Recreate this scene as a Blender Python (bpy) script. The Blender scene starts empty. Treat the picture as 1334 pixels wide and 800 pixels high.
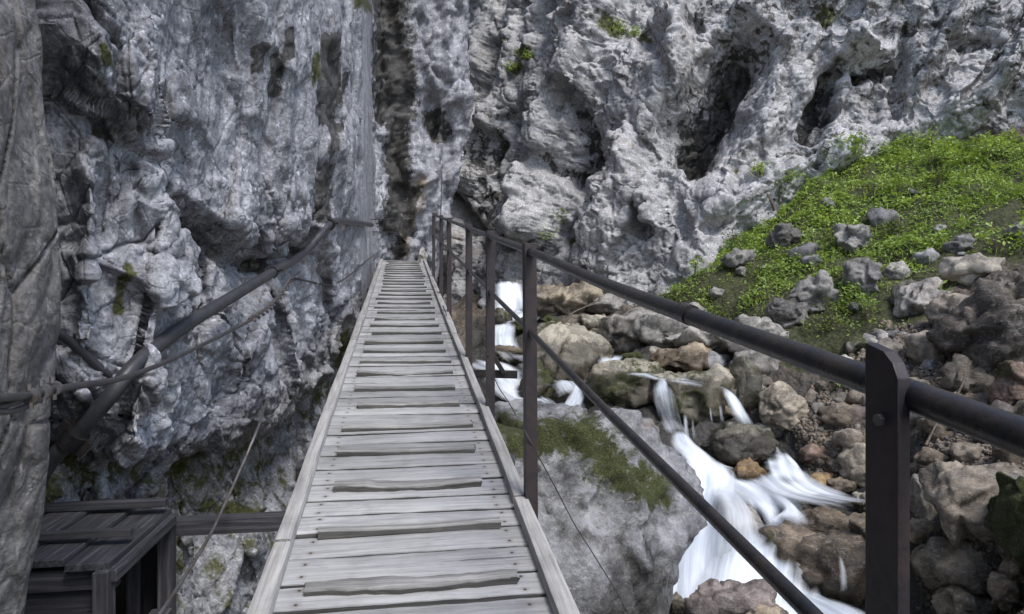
import bpy, bmesh, math, random
import numpy as np
from mathutils import Vector, Matrix
from mathutils.bvhtree import BVHTree

random.seed(7)
RNG = np.random.default_rng(11)
F = 889.0                      # focal length in pixels of the 1334 px wide photograph
sc = bpy.context.scene
C = sc.collection
R = math.radians

# ------------------------------------------------------------------ noise
_G = np.random.default_rng(3).normal(size=(256, 3)); _G /= np.linalg.norm(_G, axis=1)[:, None]
_T = np.random.default_rng(4).random((4096, 7))

def _hash(i, j, k, seed):
    h = (i.astype(np.int64) * 73856093) ^ (j.astype(np.int64) * 19349663) ^ (k.astype(np.int64) * 83492791) ^ (seed * 2654435761)
    h = (h ^ (h >> 13)) * 1274126177
    return (h ^ (h >> 16)) & 0x7fffffff

def perlin(P, seed=0):
    I = np.floor(P); f = P - I; I = I.astype(np.int64)
    u = f * f * f * (f * (f * 6 - 15) + 10)
    out = np.zeros(len(P))
    for dx in (0, 1):
        wx = u[:, 0] if dx else 1 - u[:, 0]
        for dy in (0, 1):
            wy = u[:, 1] if dy else 1 - u[:, 1]
            for dz in (0, 1):
                wz = u[:, 2] if dz else 1 - u[:, 2]
                g = _G[_hash(I[:, 0] + dx, I[:, 1] + dy, I[:, 2] + dz, seed) & 255]
                d = g[:, 0] * (f[:, 0] - dx) + g[:, 1] * (f[:, 1] - dy) + g[:, 2] * (f[:, 2] - dz)
                out += d * wx * wy * wz
    return out * 1.5

def fbm(P, octs=4, seed=0, gain=.5, lac=2.03):
    a = 1.0; s = 0
    for o in range(octs):
        s = s + a * perlin(P, seed + o); P = P * lac; a *= gain
    return s

def billow(P, octs=4, seed=0, gain=.5, lac=2.07):
    """puffy shapes with sharp creases between: 0 in a crease, up to about 1 on a lobe"""
    a = 1.0; s = 0; t = 0
    for o in range(octs):
        s = s + a * np.minimum(np.abs(perlin(P, seed + o)) * 2.2, 1.2); t += a; P = P * lac + 7.3; a *= gain
    return s / t

def voronoi(P, seed=0):
    """F1, F2, vector to nearest point and its cell hash"""
    I = np.floor(P).astype(np.int64)
    n = len(P); f1 = np.full(n, 9.0); f2 = np.full(n, 9.0); vec = np.zeros((n, 3)); hid = np.zeros(n, np.int64)
    for dx in (-1, 0, 1):
        for dy in (-1, 0, 1):
            for dz in (-1, 0, 1):
                h = _hash(I[:, 0] + dx, I[:, 1] + dy, I[:, 2] + dz, seed) & 4095
                t = _T[h]
                q = P - (I + np.array([dx, dy, dz]) + t[:, :3])
                d = np.sqrt((q * q).sum(1))
                near = d < f1
                f2 = np.where(near, f1, np.minimum(f2, d))
                f1 = np.where(near, d, f1); vec[near] = q[near]; hid[near] = h[near]
    return f1, f2, vec, hid

def facets(P, scale, off, tilt, crack, cw=.09, seed=0, k=15.0):
    """rock broken into flat facets of about `scale` metres, meeting in short slopes, with cracks between them"""
    Q = P / scale; I = np.floor(Q).astype(np.int64); n = len(P); f1 = np.full(n, 9.0); f2 = np.full(n, 9.0); sw = np.zeros(n) + 1e-30; sd = np.zeros(n)
    for dx in (-1, 0, 1):
        for dy in (-1, 0, 1):
            for dz in (-1, 0, 1):
                t = _T[_hash(I[:, 0] + dx, I[:, 1] + dy, I[:, 2] + dz, seed) & 4095]
                q = Q - (I + np.array([dx, dy, dz]) + t[:, :3]); d = np.sqrt((q * q).sum(1))
                f2 = np.where(d < f1, f1, np.minimum(f2, d)); f1 = np.minimum(f1, d)
                w = np.exp(-k * d); sw += w
                sd += w * (((t[:, 3:6] - .5) * 2 * q).sum(1) * tilt * scale + (t[:, 6] - .5) * 2 * off)
    e = np.clip((f2 - f1) / cw, 0, 1)
    return sd / sw - crack * (1 - e) ** 2

def smooth(a, b, x):
    t = np.clip((x - a) / (b - a), 0, 1); return t * t * (3 - 2 * t)

def grid_normals(V, nu, nv, like):
    """unit normals of a grid sheet, turned to the side of the vectors `like`"""
    G = V.reshape(nu, nv, 3); N = np.cross(np.gradient(G, axis=0), np.gradient(G, axis=1)).reshape(-1, 3)
    N /= np.linalg.norm(N, axis=1)[:, None] + 1e-12
    if (N * like).sum(1).mean() < 0: N = -N
    return N

class RBF:
    """linear polyharmonic interpolation of scattered control values"""
    def __init__(s, X, v, reg=1e-3):
        s.X = np.asarray(X, float); v = np.asarray(v, float); n, d = s.X.shape
        K = s.k(s.X); K -= reg * np.eye(n)
        A = np.zeros((n + d + 1, n + d + 1)); A[:n, :n] = K; A[:n, n] = 1; A[:n, n + 1:] = s.X; A[n, :n] = 1; A[n + 1:, :n] = s.X.T
        s.w = np.linalg.solve(A, np.concatenate([v, np.zeros(d + 1)]))
    def k(s, Q):
        return np.sqrt(((Q[:, None, :] - s.X[None]) ** 2).sum(2) + .0004)
    def __call__(s, Q):
        Q = np.asarray(Q, float); n = len(s.X); out = np.empty(len(Q))
        for i in range(0, len(Q), 40000):
            q = Q[i:i + 40000]; out[i:i + 40000] = s.k(q) @ s.w[:n] + s.w[n] + q @ s.w[n + 1:]
        return out

def seg_dist(px, py, pts):
    """distance in pixels to a polyline"""
    best = np.full(len(px), 1e9)
    for (x0, y0), (x1, y1) in zip(pts[:-1], pts[1:]):
        dx, dy = x1 - x0, y1 - y0
        t = np.clip(((px - x0) * dx + (py - y0) * dy) / (dx * dx + dy * dy + 1e-9), 0, 1)
        best = np.minimum(best, np.hypot(px - x0 - t * dx, py - y0 - t * dy))
    return best

def at(px, py, Y):
    return Vector(((px - 667) / F * Y, Y, (400 - py) / F * Y))

def in_poly(x, y, poly):
    r = np.zeros(len(x), bool); n = len(poly); j = n - 1
    for i in range(n):
        xi, yi = poly[i]; xj, yj = poly[j]
        c = ((yi > y) != (yj > y)) & (x < (xj - xi) * (y - yi) / (yj - yi + 1e-12) + xi)
        r ^= c; j = i
    return r

# ------------------------------------------------------------------ mesh helpers
def mesh_from(name, V, Fc, mat, parent=None, smooth_=True, attr=None, uv=None):
    me = bpy.data.meshes.new(name)
    V = np.asarray(V, np.float32)
    Fc = np.asarray(Fc, np.int32); k = Fc.shape[1]
    me.vertices.add(len(V)); me.vertices.foreach_set('co', V.ravel())
    me.loops.add(Fc.size); me.loops.foreach_set('vertex_index', Fc.ravel())
    me.polygons.add(len(Fc)); me.polygons.foreach_set('loop_start', np.arange(0, Fc.size, k, dtype=np.int32))
    me.polygons.foreach_set('use_smooth', np.full(len(Fc), smooth_))
    me.update(calc_edges=True); me.validate()
    if attr is not None:
        a = me.color_attributes.new('mask', 'FLOAT_COLOR', 'POINT')
        A = np.ones((len(V), 4), np.float32); A[:, :attr.shape[1]] = attr
        a.data.foreach_set('color', A.ravel())
    if uv is not None:
        u = me.uv_layers.new(name='flow'); u.data.foreach_set('uv', np.asarray(uv, np.float32)[Fc.ravel()].ravel())
    me.materials.append(mat)
    o = bpy.data.objects.new(name, me); C.objects.link(o)
    if parent: o.parent = parent
    return o

def grid_faces(nu, nv, flip=False):
    i = np.arange(nu - 1)[:, None] * nv + np.arange(nv - 1)[None]
    i = i.ravel(); f = np.stack([i, i + nv, i + nv + 1, i + 1], 1)
    return f[:, ::-1].copy() if flip else f

class MB:
    """collects boxes and tubes into one mesh"""
    def __init__(s): s.v = []; s.f3 = []; s.n = 0
    def add(s, V, Fs):
        s.v += [tuple(p) for p in V]; s.f3 += [tuple(i + s.n for i in f) for f in Fs]; s.n += len(V)
    def box(s, o, ax, ay, az):
        """box centred at o with half axes ax, ay, az"""
        o, ax, ay, az = map(Vector, (o, ax, ay, az))
        V = [o + ax * i + ay * j + az * k for i in (-1, 1) for j in (-1, 1) for k in (-1, 1)]
        s.add(V, [(0, 1, 3, 2), (4, 6, 7, 5), (0, 4, 5, 1), (2, 3, 7, 6), (0, 2, 6, 4), (1, 5, 7, 3)])
    def beam(s, p0, p1, w, h, up=(0, 0, 1)):
        p0, p1 = Vector(p0), Vector(p1); d = p1 - p0; x = d.normalized(); y = Vector(up).cross(x).normalized(); z = x.cross(y)
        s.box((p0 + p1) / 2, d / 2, y * w / 2, z * h / 2)
    def tube(s, pts, r, n=10, caps=True):
        pts = [Vector(p) for p in pts]; m = len(pts); rs = r if hasattr(r, '__len__') else [r] * m
        up = Vector((.13, .31, .94)); V = []; Fs = []
        for i, p in enumerate(pts):
            t = (pts[min(i + 1, m - 1)] - pts[max(i - 1, 0)]).normalized()
            a = t.cross(up).normalized(); b = t.cross(a)
            for k in range(n):
                th = 2 * math.pi * k / n; V.append(p + (a * math.cos(th) + b * math.sin(th)) * rs[i])
        for i in range(m - 1):
            for k in range(n): Fs.append((i * n + k, i * n + (k + 1) % n, (i + 1) * n + (k + 1) % n, (i + 1) * n + k))
        if caps: Fs += [tuple(range(n))[::-1], tuple(range((m - 1) * n, m * n))]
        s.add(V, Fs)
    def build(s, name, mat, parent=None, smooth_=False, bevel=0, jitter=0, sub=0):
        me = bpy.data.meshes.new(name); me.from_pydata(s.v, [], s.f3); me.update()
        bm = bmesh.new(); bm.from_mesh(me); bmesh.ops.recalc_face_normals(bm, faces=bm.faces)
        if bevel: bmesh.ops.bevel(bm, geom=list(bm.edges), offset=bevel, segments=2, affect='EDGES', profile=.6)
        for f in bm.faces: f.smooth = smooth_
        bm.to_mesh(me); bm.free()
        me.materials.append(mat); o = bpy.data.objects.new(name, me); C.objects.link(o)
        if parent: o.parent = parent
        if smooth_:
            try: me.set_sharp_from_angle(angle=R(40))
            except Exception: pass
        return o

def spline(pts, n=10):
    pts = [Vector(p) for p in pts]; P = [2 * pts[0] - pts[1]] + pts + [2 * pts[-1] - pts[-2]]; out = []
    for i in range(1, len(P) - 2):
        a, b, c, d = P[i - 1:i + 3]
        for k in range(n):
            t = k / n
            out.append(.5 * (2 * b + (c - a) * t + (2 * a - 5 * b + 4 * c - d) * t * t + (-a + 3 * b - 3 * c + d) * t ** 3))
    out.append(pts[-1]); return out

def tag(o, label, cat, group=None):
    o['label'] = label; o['category'] = cat
    if group: o['group'] = group
    return o
def structure(o, kind='structure', label=None):
    o['kind'] = kind
    if label: o['label'] = label
    return o
def empty(name, loc=(0, 0, 0)):
    o = bpy.data.objects.new(name, None); C.objects.link(o); o.location = loc; return o

# ------------------------------------------------------------------ materials
class NT:
    def __init__(s, name):
        s.m = bpy.data.materials.new(name); s.m.use_nodes = True; s.t = s.m.node_tree; s.n = s.t.nodes; s.l = s.t.links
        s.b = s.n['Principled BSDF']; s.out = s.n['Material Output']
    def node(s, typ, **kw):
        n = s.n.new(typ)
        for k, v in kw.items():
            if k in n.inputs: s.put(n.inputs[k], v)
            else: setattr(n, k, v)
        return n
    def put(s, inp, v):
        if isinstance(v, bpy.types.NodeSocket): s.l.new(v, inp)
        elif hasattr(v, '__len__') and len(v) == 3 and inp.type == 'RGBA': inp.default_value = (*v, 1)
        else: inp.default_value = v
    def noise(s, vec, scale, detail=5, rough=.6, dist=0):
        n = s.node('ShaderNodeTexNoise', Scale=scale, Detail=detail, Roughness=rough, Distortion=dist); s.l.new(vec, n.inputs['Vector']); return n.outputs['Fac']
    def vor(s, vec, scale, feature='F1', out='Distance', rand=1):
        n = s.node('ShaderNodeTexVoronoi'); n.feature = feature; n.inputs['Scale'].default_value = scale; s.l.new(vec, n.inputs['Vector']); return n.outputs[out]
    def ramp(s, fac, *stops):
        n = s.node('ShaderNodeValToRGB'); s.l.new(fac, n.inputs[0]); e = n.color_ramp.elements
        while len(e) < len(stops): e.new(.5)
        for el, (p, c) in zip(e, stops):
            el.position = p; el.color = (*c, 1) if hasattr(c, '__len__') else (c, c, c, 1)
        return n.outputs[0]
    def mix(s, fac, a, b, mode='MIX'):
        n = s.node('ShaderNodeMix'); n.data_type = 'RGBA'; n.blend_type = mode
        s.put(n.inputs[0], fac); s.put(n.inputs[6], a); s.put(n.inputs[7], b); return n.outputs[2]
    def math(s, op, a, b=0.0, clamp=False):
        n = s.node('ShaderNodeMath'); n.operation = op; n.use_clamp = clamp; s.put(n.inputs[0], a); s.put(n.inputs[1], b); return n.outputs[0]
    def mapping(s, vec, scale=(1, 1, 1), rot=(0, 0, 0), loc=(0, 0, 0)):
        n = s.node('ShaderNodeMapping'); s.l.new(vec, n.inputs[0]); n.inputs['Scale'].default_value = scale; n.inputs['Rotation'].default_value = rot
        s.put(n.inputs['Location'], loc); return n.outputs[0]
    def bump(s, h, strength=.5, dist=.02, normal=None):
        n = s.node('ShaderNodeBump', Strength=strength, Distance=dist); s.l.new(h, n.inputs['Height'])
        if normal: s.l.new(normal, n.inputs['Normal'])
        return n.outputs[0]
    def pos(s): return s.node('ShaderNodeNewGeometry').outputs['Position']
    def done(s, col, rough, normal=None, **kw):
        s.put(s.b.inputs['Base Color'], col); s.put(s.b.inputs['Roughness'], rough)
        if normal: s.l.new(normal, s.b.inputs['Normal'])
        for k, v in kw.items(): s.put(s.b.inputs[k], v)
        return s.m

def rock_material(name, dark, mid, light, streak=True, feat=1.0, bumpd=.03, rough=.72):
    t = NT(name); p = t.pos()
    a = t.node('ShaderNodeVertexColor'); a.layer_name = 'mask'
    sep = t.node('ShaderNodeSeparateColor'); t.l.new(a.outputs[0], sep.inputs[0])
    n1 = t.noise(p, 1.1 * feat, 6, .62, .6)
    n2 = t.noise(p, 9 * feat, 8, .7, .3)
    n3 = t.noise(p, 42 * feat, 5, .7)
    n4 = t.noise(t.mapping(p, (3 * feat, 3 * feat, .35 * feat)), 1.6, 6, .65, .4)
    v = t.math('ADD', t.math('MULTIPLY', n1, .42), t.math('MULTIPLY', n2, .58))
    if streak: v = t.math('ADD', t.math('MULTIPLY', v, .72), t.math('MULTIPLY', n4, .28))
    col = t.ramp(v, (.39, dark), (.5, mid), (.61, light))
    sp = t.ramp(n3, (.34, .5), (.5, 1.0), (.64, 1.5))
    col = t.mix(.75, col, sp, 'MULTIPLY')
    # pale lichen / calcite specks and dark lichen specks
    pale = t.ramp(t.noise(p, 17 * feat, 6, .75, .5), (.58, 0.0), (.66, 1.0))
    col = t.mix(t.math('MULTIPLY', pale, .8), col, tuple(min(.8, c * 1.5) for c in light))
    dk = t.ramp(t.noise(p, 13 * feat, 6, .8, .8), (.35, 1.0), (.44, 0.0))
    col = t.mix(t.math('MULTIPLY', dk, .75), col, tuple(c * .55 for c in dark))
    # warm rust and ochre, moss, black water stains with painted cave shade: where the masks put them, broken up by noise
    nb = t.noise(p, 5 * feat, 8, .7, .3)
    def brk(ch, lo, hi): return t.ramp(t.math('ADD', sep.outputs[ch], t.math('MULTIPLY', t.math('SUBTRACT', nb, .5), 2.0)), (lo, 0.0), (hi, 1.0))
    warm = t.mix(n2, (.16, .10, .055), (.36, .26, .16)); col = t.mix(t.math('MULTIPLY', brk(2, .35, .8), .75), col, warm)
    stain_shade = t.ramp(n2, (.35, (.014, .013, .011)), (.55, (.045, .042, .036)), (.7, (.12, .115, .105))); col = t.mix(t.math('MULTIPLY', brk(0, .42, .56), .92), col, stain_shade)
    moss = t.ramp(n3, (.3, (.022, .026, .008)), (.5, (.06, .065, .018)), (.7, (.12, .125, .035))); mk = brk(1, .42, .66); col = t.mix(mk, col, moss)
    h = t.math('ADD', t.math('MULTIPLY', n2, .6), t.math('MULTIPLY', n3, .25))
    cr = t.math('MULTIPLY', t.ramp(t.vor(t.mapping(t.mix(.04, p, t.node('ShaderNodeTexNoise', Scale=6.0).outputs['Color'], 'ADD'), (1, 1, 1)), 7 * feat, 'DISTANCE_TO_EDGE'), (0, 0.0), (.05, 1.0)), .12)
    h = t.math('ADD', h, cr)
    nr = t.bump(h, .9, bumpd)
    nr = t.bump(t.noise(p, 120 * feat, 4, .7), .35, bumpd * .25, nr)
    rg = t.ramp(n2, (.3, rough - .14), (.7, rough + .12))
    return t.done(col, rg, nr)

M = {}
M['cliff_left'] = rock_material('blue_grey_limestone', (.115, .118, .13), (.258, .264, .288), (.475, .485, .515), True, 1.0, .03)
M['cliff_right'] = rock_material('pale_grey_limestone', (.18, .18, .184), (.345, .344, .35), (.53, .53, .535), True, .55, .04)
M['buttress'] = rock_material('brown_grey_limestone', (.052, .05, .049), (.115, .110, .108), (.21, .204, .20), True, 1.3, .018)

def boulder_material():
    t = NT('boulder_rock'); p = t.pos()
    oi = t.node('ShaderNodeObjectInfo'); geo = t.node('ShaderNodeNewGeometry')
    tex = t.node('ShaderNodeTexCoord').outputs['Object']
    n1 = t.noise(p, 2.2, 6, .62, .5); n2 = t.noise(p, 14, 8, .72, .3); n3 = t.noise(p, 60, 5, .7)
    v = t.math('ADD', t.math('MULTIPLY', n1, .58), t.math('MULTIPLY', n2, .42))
    g = t.ramp(v, (.41, .42), (.5, .92), (.59, 1.6))
    col = t.mix(1.0, oi.outputs['Color'], g, 'MULTIPLY')
    col = t.mix(.6, col, t.ramp(n3, (.3, .75), (.5, 1.0), (.68, 1.25)), 'MULTIPLY')
    pale = t.ramp(t.noise(p, 24, 6, .78, .5), (.57, 0.0), (.66, 1.0))
    col = t.mix(t.math('MULTIPLY', pale, .45), col, (.52, .51, .5))
    vein = t.ramp(t.noise(t.mapping(p, (1, 1, 3), (.5, .3, .2)), 3.0, 6, .55, 1.2), (.485, 0.0), (.5, 1.0), (.515, 0.0))
    col = t.mix(t.math('MULTIPLY', vein, .4), col, (.5, .48, .45))
    a = t.node('ShaderNodeVertexColor'); a.layer_name = 'mask'
    sep = t.node('ShaderNodeSeparateColor'); t.l.new(a.outputs[0], sep.inputs[0])
    nb = t.noise(p, 7, 8, .7, .3)
    def brk(ch, lo, hi): return t.ramp(t.math('ADD', sep.outputs[ch], t.math('MULTIPLY', t.math('SUBTRACT', nb, .5), 1.4)), (lo, 0.0), (hi, 1.0))
    warm = t.mix(n2, (.15, .085, .045), (.40, .27, .16)); col = t.mix(t.math('MULTIPLY', brk(2, .4, .8), .8), col, warm)
    wet = brk(0, .38, .6); col = t.mix(t.math('MULTIPLY', wet, .85), col, t.mix(1.0, col, (.27, .25, .22), 'MULTIPLY'))
    mk = brk(1, .42, .62); moss = t.ramp(n3, (.32, (.014, .017, .006)), (.5, (.038, .044, .012)), (.68, (.10, .105, .03))); col = t.mix(mk, col, moss)
    h = t.math('ADD', t.math('MULTIPLY', n2, .6), t.math('MULTIPLY', n3, .25))
    nr = t.bump(h, 1.0, .035); nr = t.bump(t.noise(p, 150, 4, .7), .5, .008, nr)
    rg = t.mix(mk, t.mix(wet, t.ramp(n2, (.3, .55), (.7, .8)), (.14, .14, .14)), (.95, .95, .95))
    sepr = t.node('ShaderNodeSeparateColor'); t.l.new(rg, sepr.inputs[0])
    return t.done(col, sepr.outputs[0], nr)
M['boulder'] = boulder_material()

def ground_material():
    t = NT('scree_soil'); p = t.pos()
    a = t.node('ShaderNodeVertexColor'); a.layer_name = 'mask'
    sep = t.node('ShaderNodeSeparateColor'); t.l.new(a.outputs[0], sep.inputs[0])
    n1 = t.noise(p, 2.5, 7, .65, .3); n2 = t.noise(p, 16, 7, .7)
    vr = t.node('ShaderNodeTexVoronoi'); vr.inputs['Scale'].default_value = 15; t.l.new(p, vr.inputs['Vector'])
    vsep = t.node('ShaderNodeSeparateColor'); t.l.new(vr.outputs['Color'], vsep.inputs[0])
    col = t.ramp(n1, (.35, (.05, .041, .032)), (.5, (.11, .09, .069)), (.65, (.19, .163, .13)))
    col = t.mix(.6, col, t.ramp(vsep.outputs[0], (.0, .5), (.5, .95), (1, 1.6)), 'MULTIPLY')
    soil = t.ramp(n2, (.35, (.018, .02, .008)), (.55, (.05, .055, .018)), (.7, (.09, .085, .04)))
    col = t.mix(sep.outputs[1], col, soil)
    col = t.mix(sep.outputs[0], col, t.mix(n2, (.02, .019, .017), (.085, .08, .072)))
    h = t.math('ADD', t.math('MULTIPLY', n2, .5), t.math('MULTIPLY', t.math('SUBTRACT', 1.0, vr.outputs['Distance']), .6))
    return t.done(col, .85, t.bump(h, .9, .05))
M['ground'] = ground_material()

def wood_material(name, dark, mid, light, rough=.75, nails=False):
    t = NT(name); tc = t.node('ShaderNodeTexCoord').outputs['Object']; oi = t.node('ShaderNodeObjectInfo')
    off = t.node('ShaderNodeCombineXYZ'); t.l.new(t.math('MULTIPLY', oi.outputs['Random'], 91.0), off.inputs[0]); t.l.new(t.math('MULTIPLY', oi.outputs['Random'], 37.0), off.inputs[1])
    v = t.mapping(tc, (1, 1, 1), (0, 0, 0), off.outputs[0])
    gr = t.noise(t.mapping(v, (1.6, 34, 34)), 1.5, 6, .65, .35)
    fine = t.noise(t.mapping(v, (5, 160, 160)), 1.0, 4, .7)
    blotch = t.noise(v, 5, 6, .65, .4)
    col = t.ramp(gr, (.3, dark), (.5, mid), (.68, light))
    col = t.mix(.6, col, t.ramp(blotch, (.3, .68), (.5, 1.0), (.7, 1.2)), 'MULTIPLY')
    col = t.mix(.45, col, t.ramp(fine, (.3, .55), (.55, 1.05)), 'MULTIPLY')
    tone = t.math('ADD', .78, t.math('MULTIPLY', oi.outputs['Random'], .36))
    col = t.mix(1.0, col, tone, 'MULTIPLY')
    crack = t.ramp(t.noise(t.mapping(v, (.9, 55, 55)), 1.0, 3, .5, .2), (.26, 1.0), (.31, 0.0))
    col = t.mix(t.math('MULTIPLY', crack, .75), col, tuple(c * .25 for c in dark))
    grime = t.ramp(t.noise(v, 2.3, 7, .7, .8), (.56, 0.0), (.7, 1.0)); col = t.mix(t.math('MULTIPLY', grime, .35), col, tuple(c * .5 for c in dark))
    # nail heads are too small; knots
    kn = t.ramp(t.vor(t.mapping(v, (1.4, 6, 6)), 1.6), (.03, 1.0), (.07, 0.0)); col = t.mix(t.math('MULTIPLY', kn, .6), col, tuple(c * .4 for c in dark))
    if nails:
        sx_ = t.node('ShaderNodeSeparateXYZ'); t.l.new(tc, sx_.inputs[0])
        nx_ = t.math('SUBTRACT', t.math('ABSOLUTE', sx_.outputs[0]), .375); ny_ = t.math('SUBTRACT', t.math('ABSOLUTE', sx_.outputs[1]), .042)
        dd = t.math('SQRT', t.math('ADD', t.math('MULTIPLY', nx_, nx_), t.math('MULTIPLY', ny_, ny_)))
        col = t.mix(t.ramp(dd, (.003, .55), (.022, 0.0)), col, (.16, .12, .09)); col = t.mix(t.ramp(dd, (.0048, 1.0), (.0062, 0.0)), col, (.04, .035, .033))
    h = t.math('ADD', gr, t.math('MULTIPLY', fine, .5)); h = t.math('SUBTRACT', h, crack)
    return t.done(col, rough, t.bump(h, .6, .004))
M['plank'] = wood_material('weathered_plank_wood', (.24, .239, .238), (.34, .34, .338), (.42, .42, .417), nails=True)
M['batten'] = wood_material('worn_batten_wood', (.12, .118, .113), (.24, .235, .225), (.38, .372, .36))
M['edge_wood'] = wood_material('edge_board_wood', (.20, .19, .18), (.32, .31, .298), (.42, .41, .397))
M['board_edge_shade'] = wood_material('shade_dark_board_edge', (.03, .029, .027), (.07, .067, .062), (.12, .115, .105))  # shade of the deck gaps painted into the wood of the board sides
M['shade_wood'] = wood_material('interior_shade_timber', (.006, .006, .007), (.012, .012, .014), (.02, .02, .022), .8)  # near-black timber copy: paints the shade inside the box
M['dark_wood'] = wood_material('dark_wet_timber', (.02, .02, .024), (.045, .045, .053), (.11, .11, .122), .7)

def metal_material(name, base, rust, amount, rough=.45, metallic=.6):
    t = NT(name); p = t.pos(); n = t.noise(p, 14, 8, .7, .3); n2 = t.noise(p, 90, 5, .7)
    k = t.ramp(n, (.5 - amount * .3, 0.0), (.72 - amount * .3, 1.0))
    col = t.mix(k, base, rust); col = t.mix(.5, col, t.ramp(n2, (.3, .65), (.7, 1.3)), 'MULTIPLY')
    return t.done(col, t.ramp(n2, (.3, rough - .08), (.7, rough + .15)), t.bump(n2, .3, .002), Metallic=metallic)
M['post'] = metal_material('brown_painted_steel', (.019, .017, .021), (.042, .029, .03), .45, .5, .15)
M['rail'] = metal_material('dark_steel_tube', (.020, .022, .027), (.052, .042, .037), .34, .30, .35)
M['pipe'] = metal_material('dark_grey_pipe', (.035, .038, .045), (.06, .06, .065), .4, .42, .2)
M['wire'] = metal_material('dull_steel_wire', (.17, .175, .19), (.12, .10, .085), .5, .5, .6)
M['dark_wire'] = metal_material('dark_steel_cable', (.05, .052, .06), (.08, .075, .075), .5, .45, .5)

def leaf_material(name, a, b, c):
    t = NT(name); at_ = t.node('ShaderNodeVertexColor'); at_.layer_name = 'mask'
    sep = t.node('ShaderNodeSeparateColor'); t.l.new(at_.outputs[0], sep.inputs[0])
    col = t.ramp(sep.outputs[0], (.0, a), (.55, b), (1, c))
    m = t.done(col, .55); tr = t.node('ShaderNodeBsdfTranslucent'); t.l.new(t.mix(1.0, col, (1.3, 1.25, .6), 'MULTIPLY'), tr.inputs[0])
    mx = t.node('ShaderNodeMixShader'); mx.inputs[0].default_value = .35; t.l.new(t.b.outputs[0], mx.inputs[1]); t.l.new(tr.outputs[0], mx.inputs[2]); t.l.new(mx.outputs[0], t.out.inputs[0])
    return m
M['leaf'] = leaf_material('herb_leaves', (.06, .095, .025), (.24, .345, .075), (.47, .60, .17))
M['leaf_dark'] = leaf_material('shrub_leaves', (.03, .05, .012), (.075, .11, .02), (.15, .19, .035))

def water_material():
    t = NT('silky_white_water'); uv = t.node('ShaderNodeUVMap'); uv.uv_map = 'flow'
    a = t.node('ShaderNodeVertexColor'); a.layer_name = 'mask'
    sep = t.node('ShaderNodeSeparateColor'); t.l.new(a.outputs[0], sep.inputs[0])
    st = t.noise(t.mapping(uv.outputs[0], (6, .6, 1)), 1.0, 4, .5, .3)
    st2 = t.noise(t.mapping(uv.outputs[0], (38, 1.6, 1)), 1.0, 4, .6, .15)
    s = t.math('ADD', t.math('MULTIPLY', st, .82), t.math('MULTIPLY', st2, .18))
    col = t.ramp(s, (.34, (.52, .58, .65)), (.5, (.66, .71, .77)), (.64, (.77, .80, .84)))
    t.done(col, .5, t.bump(s, .12, .02))
    # body of the water: red channel = how much foam there is; the rest lets the bed show through
    al = t.math('ADD', t.math('MULTIPLY', sep.outputs[0], 1.2), t.math('MULTIPLY', t.math('SUBTRACT', s, .56), 1.6), True)
    tr = t.node('ShaderNodeBsdfTransparent'); mx = t.node('ShaderNodeMixShader')
    t.l.new(al, mx.inputs[0]); t.l.new(tr.outputs[0], mx.inputs[1]); t.l.new(t.b.outputs[0], mx.inputs[2]); t.l.new(mx.outputs[0], t.out.inputs[0])
    return t.m
M['water'] = water_material()

# ------------------------------------------------------------------ left cliff: a sheet in (distance, height), pushed towards the gorge
LY = np.array([-4, 2.0, 3.22, 3.38, 4.0, 5.0, 6.5, 8.0, 10., 12., 14., 15.5, 16.3, 17., 18.2, 19.5, 21., 24.])
LL = np.array([1.9, 2.3, 2.7, 1.62, 1.48, 1.32, 1.12, 1.0, .88, .80, .76, .74, .45, -.22, -1.05, -1.0, .2, 1.5])
def wallL(Y): return np.interp(Y, LY, LL)
_yy = np.linspace(3.24, 16.5, 3000); _pp = 523 - F * wallL(_yy) / _yy
def wallY(px): return float(np.interp(px, _pp, _yy))

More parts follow.
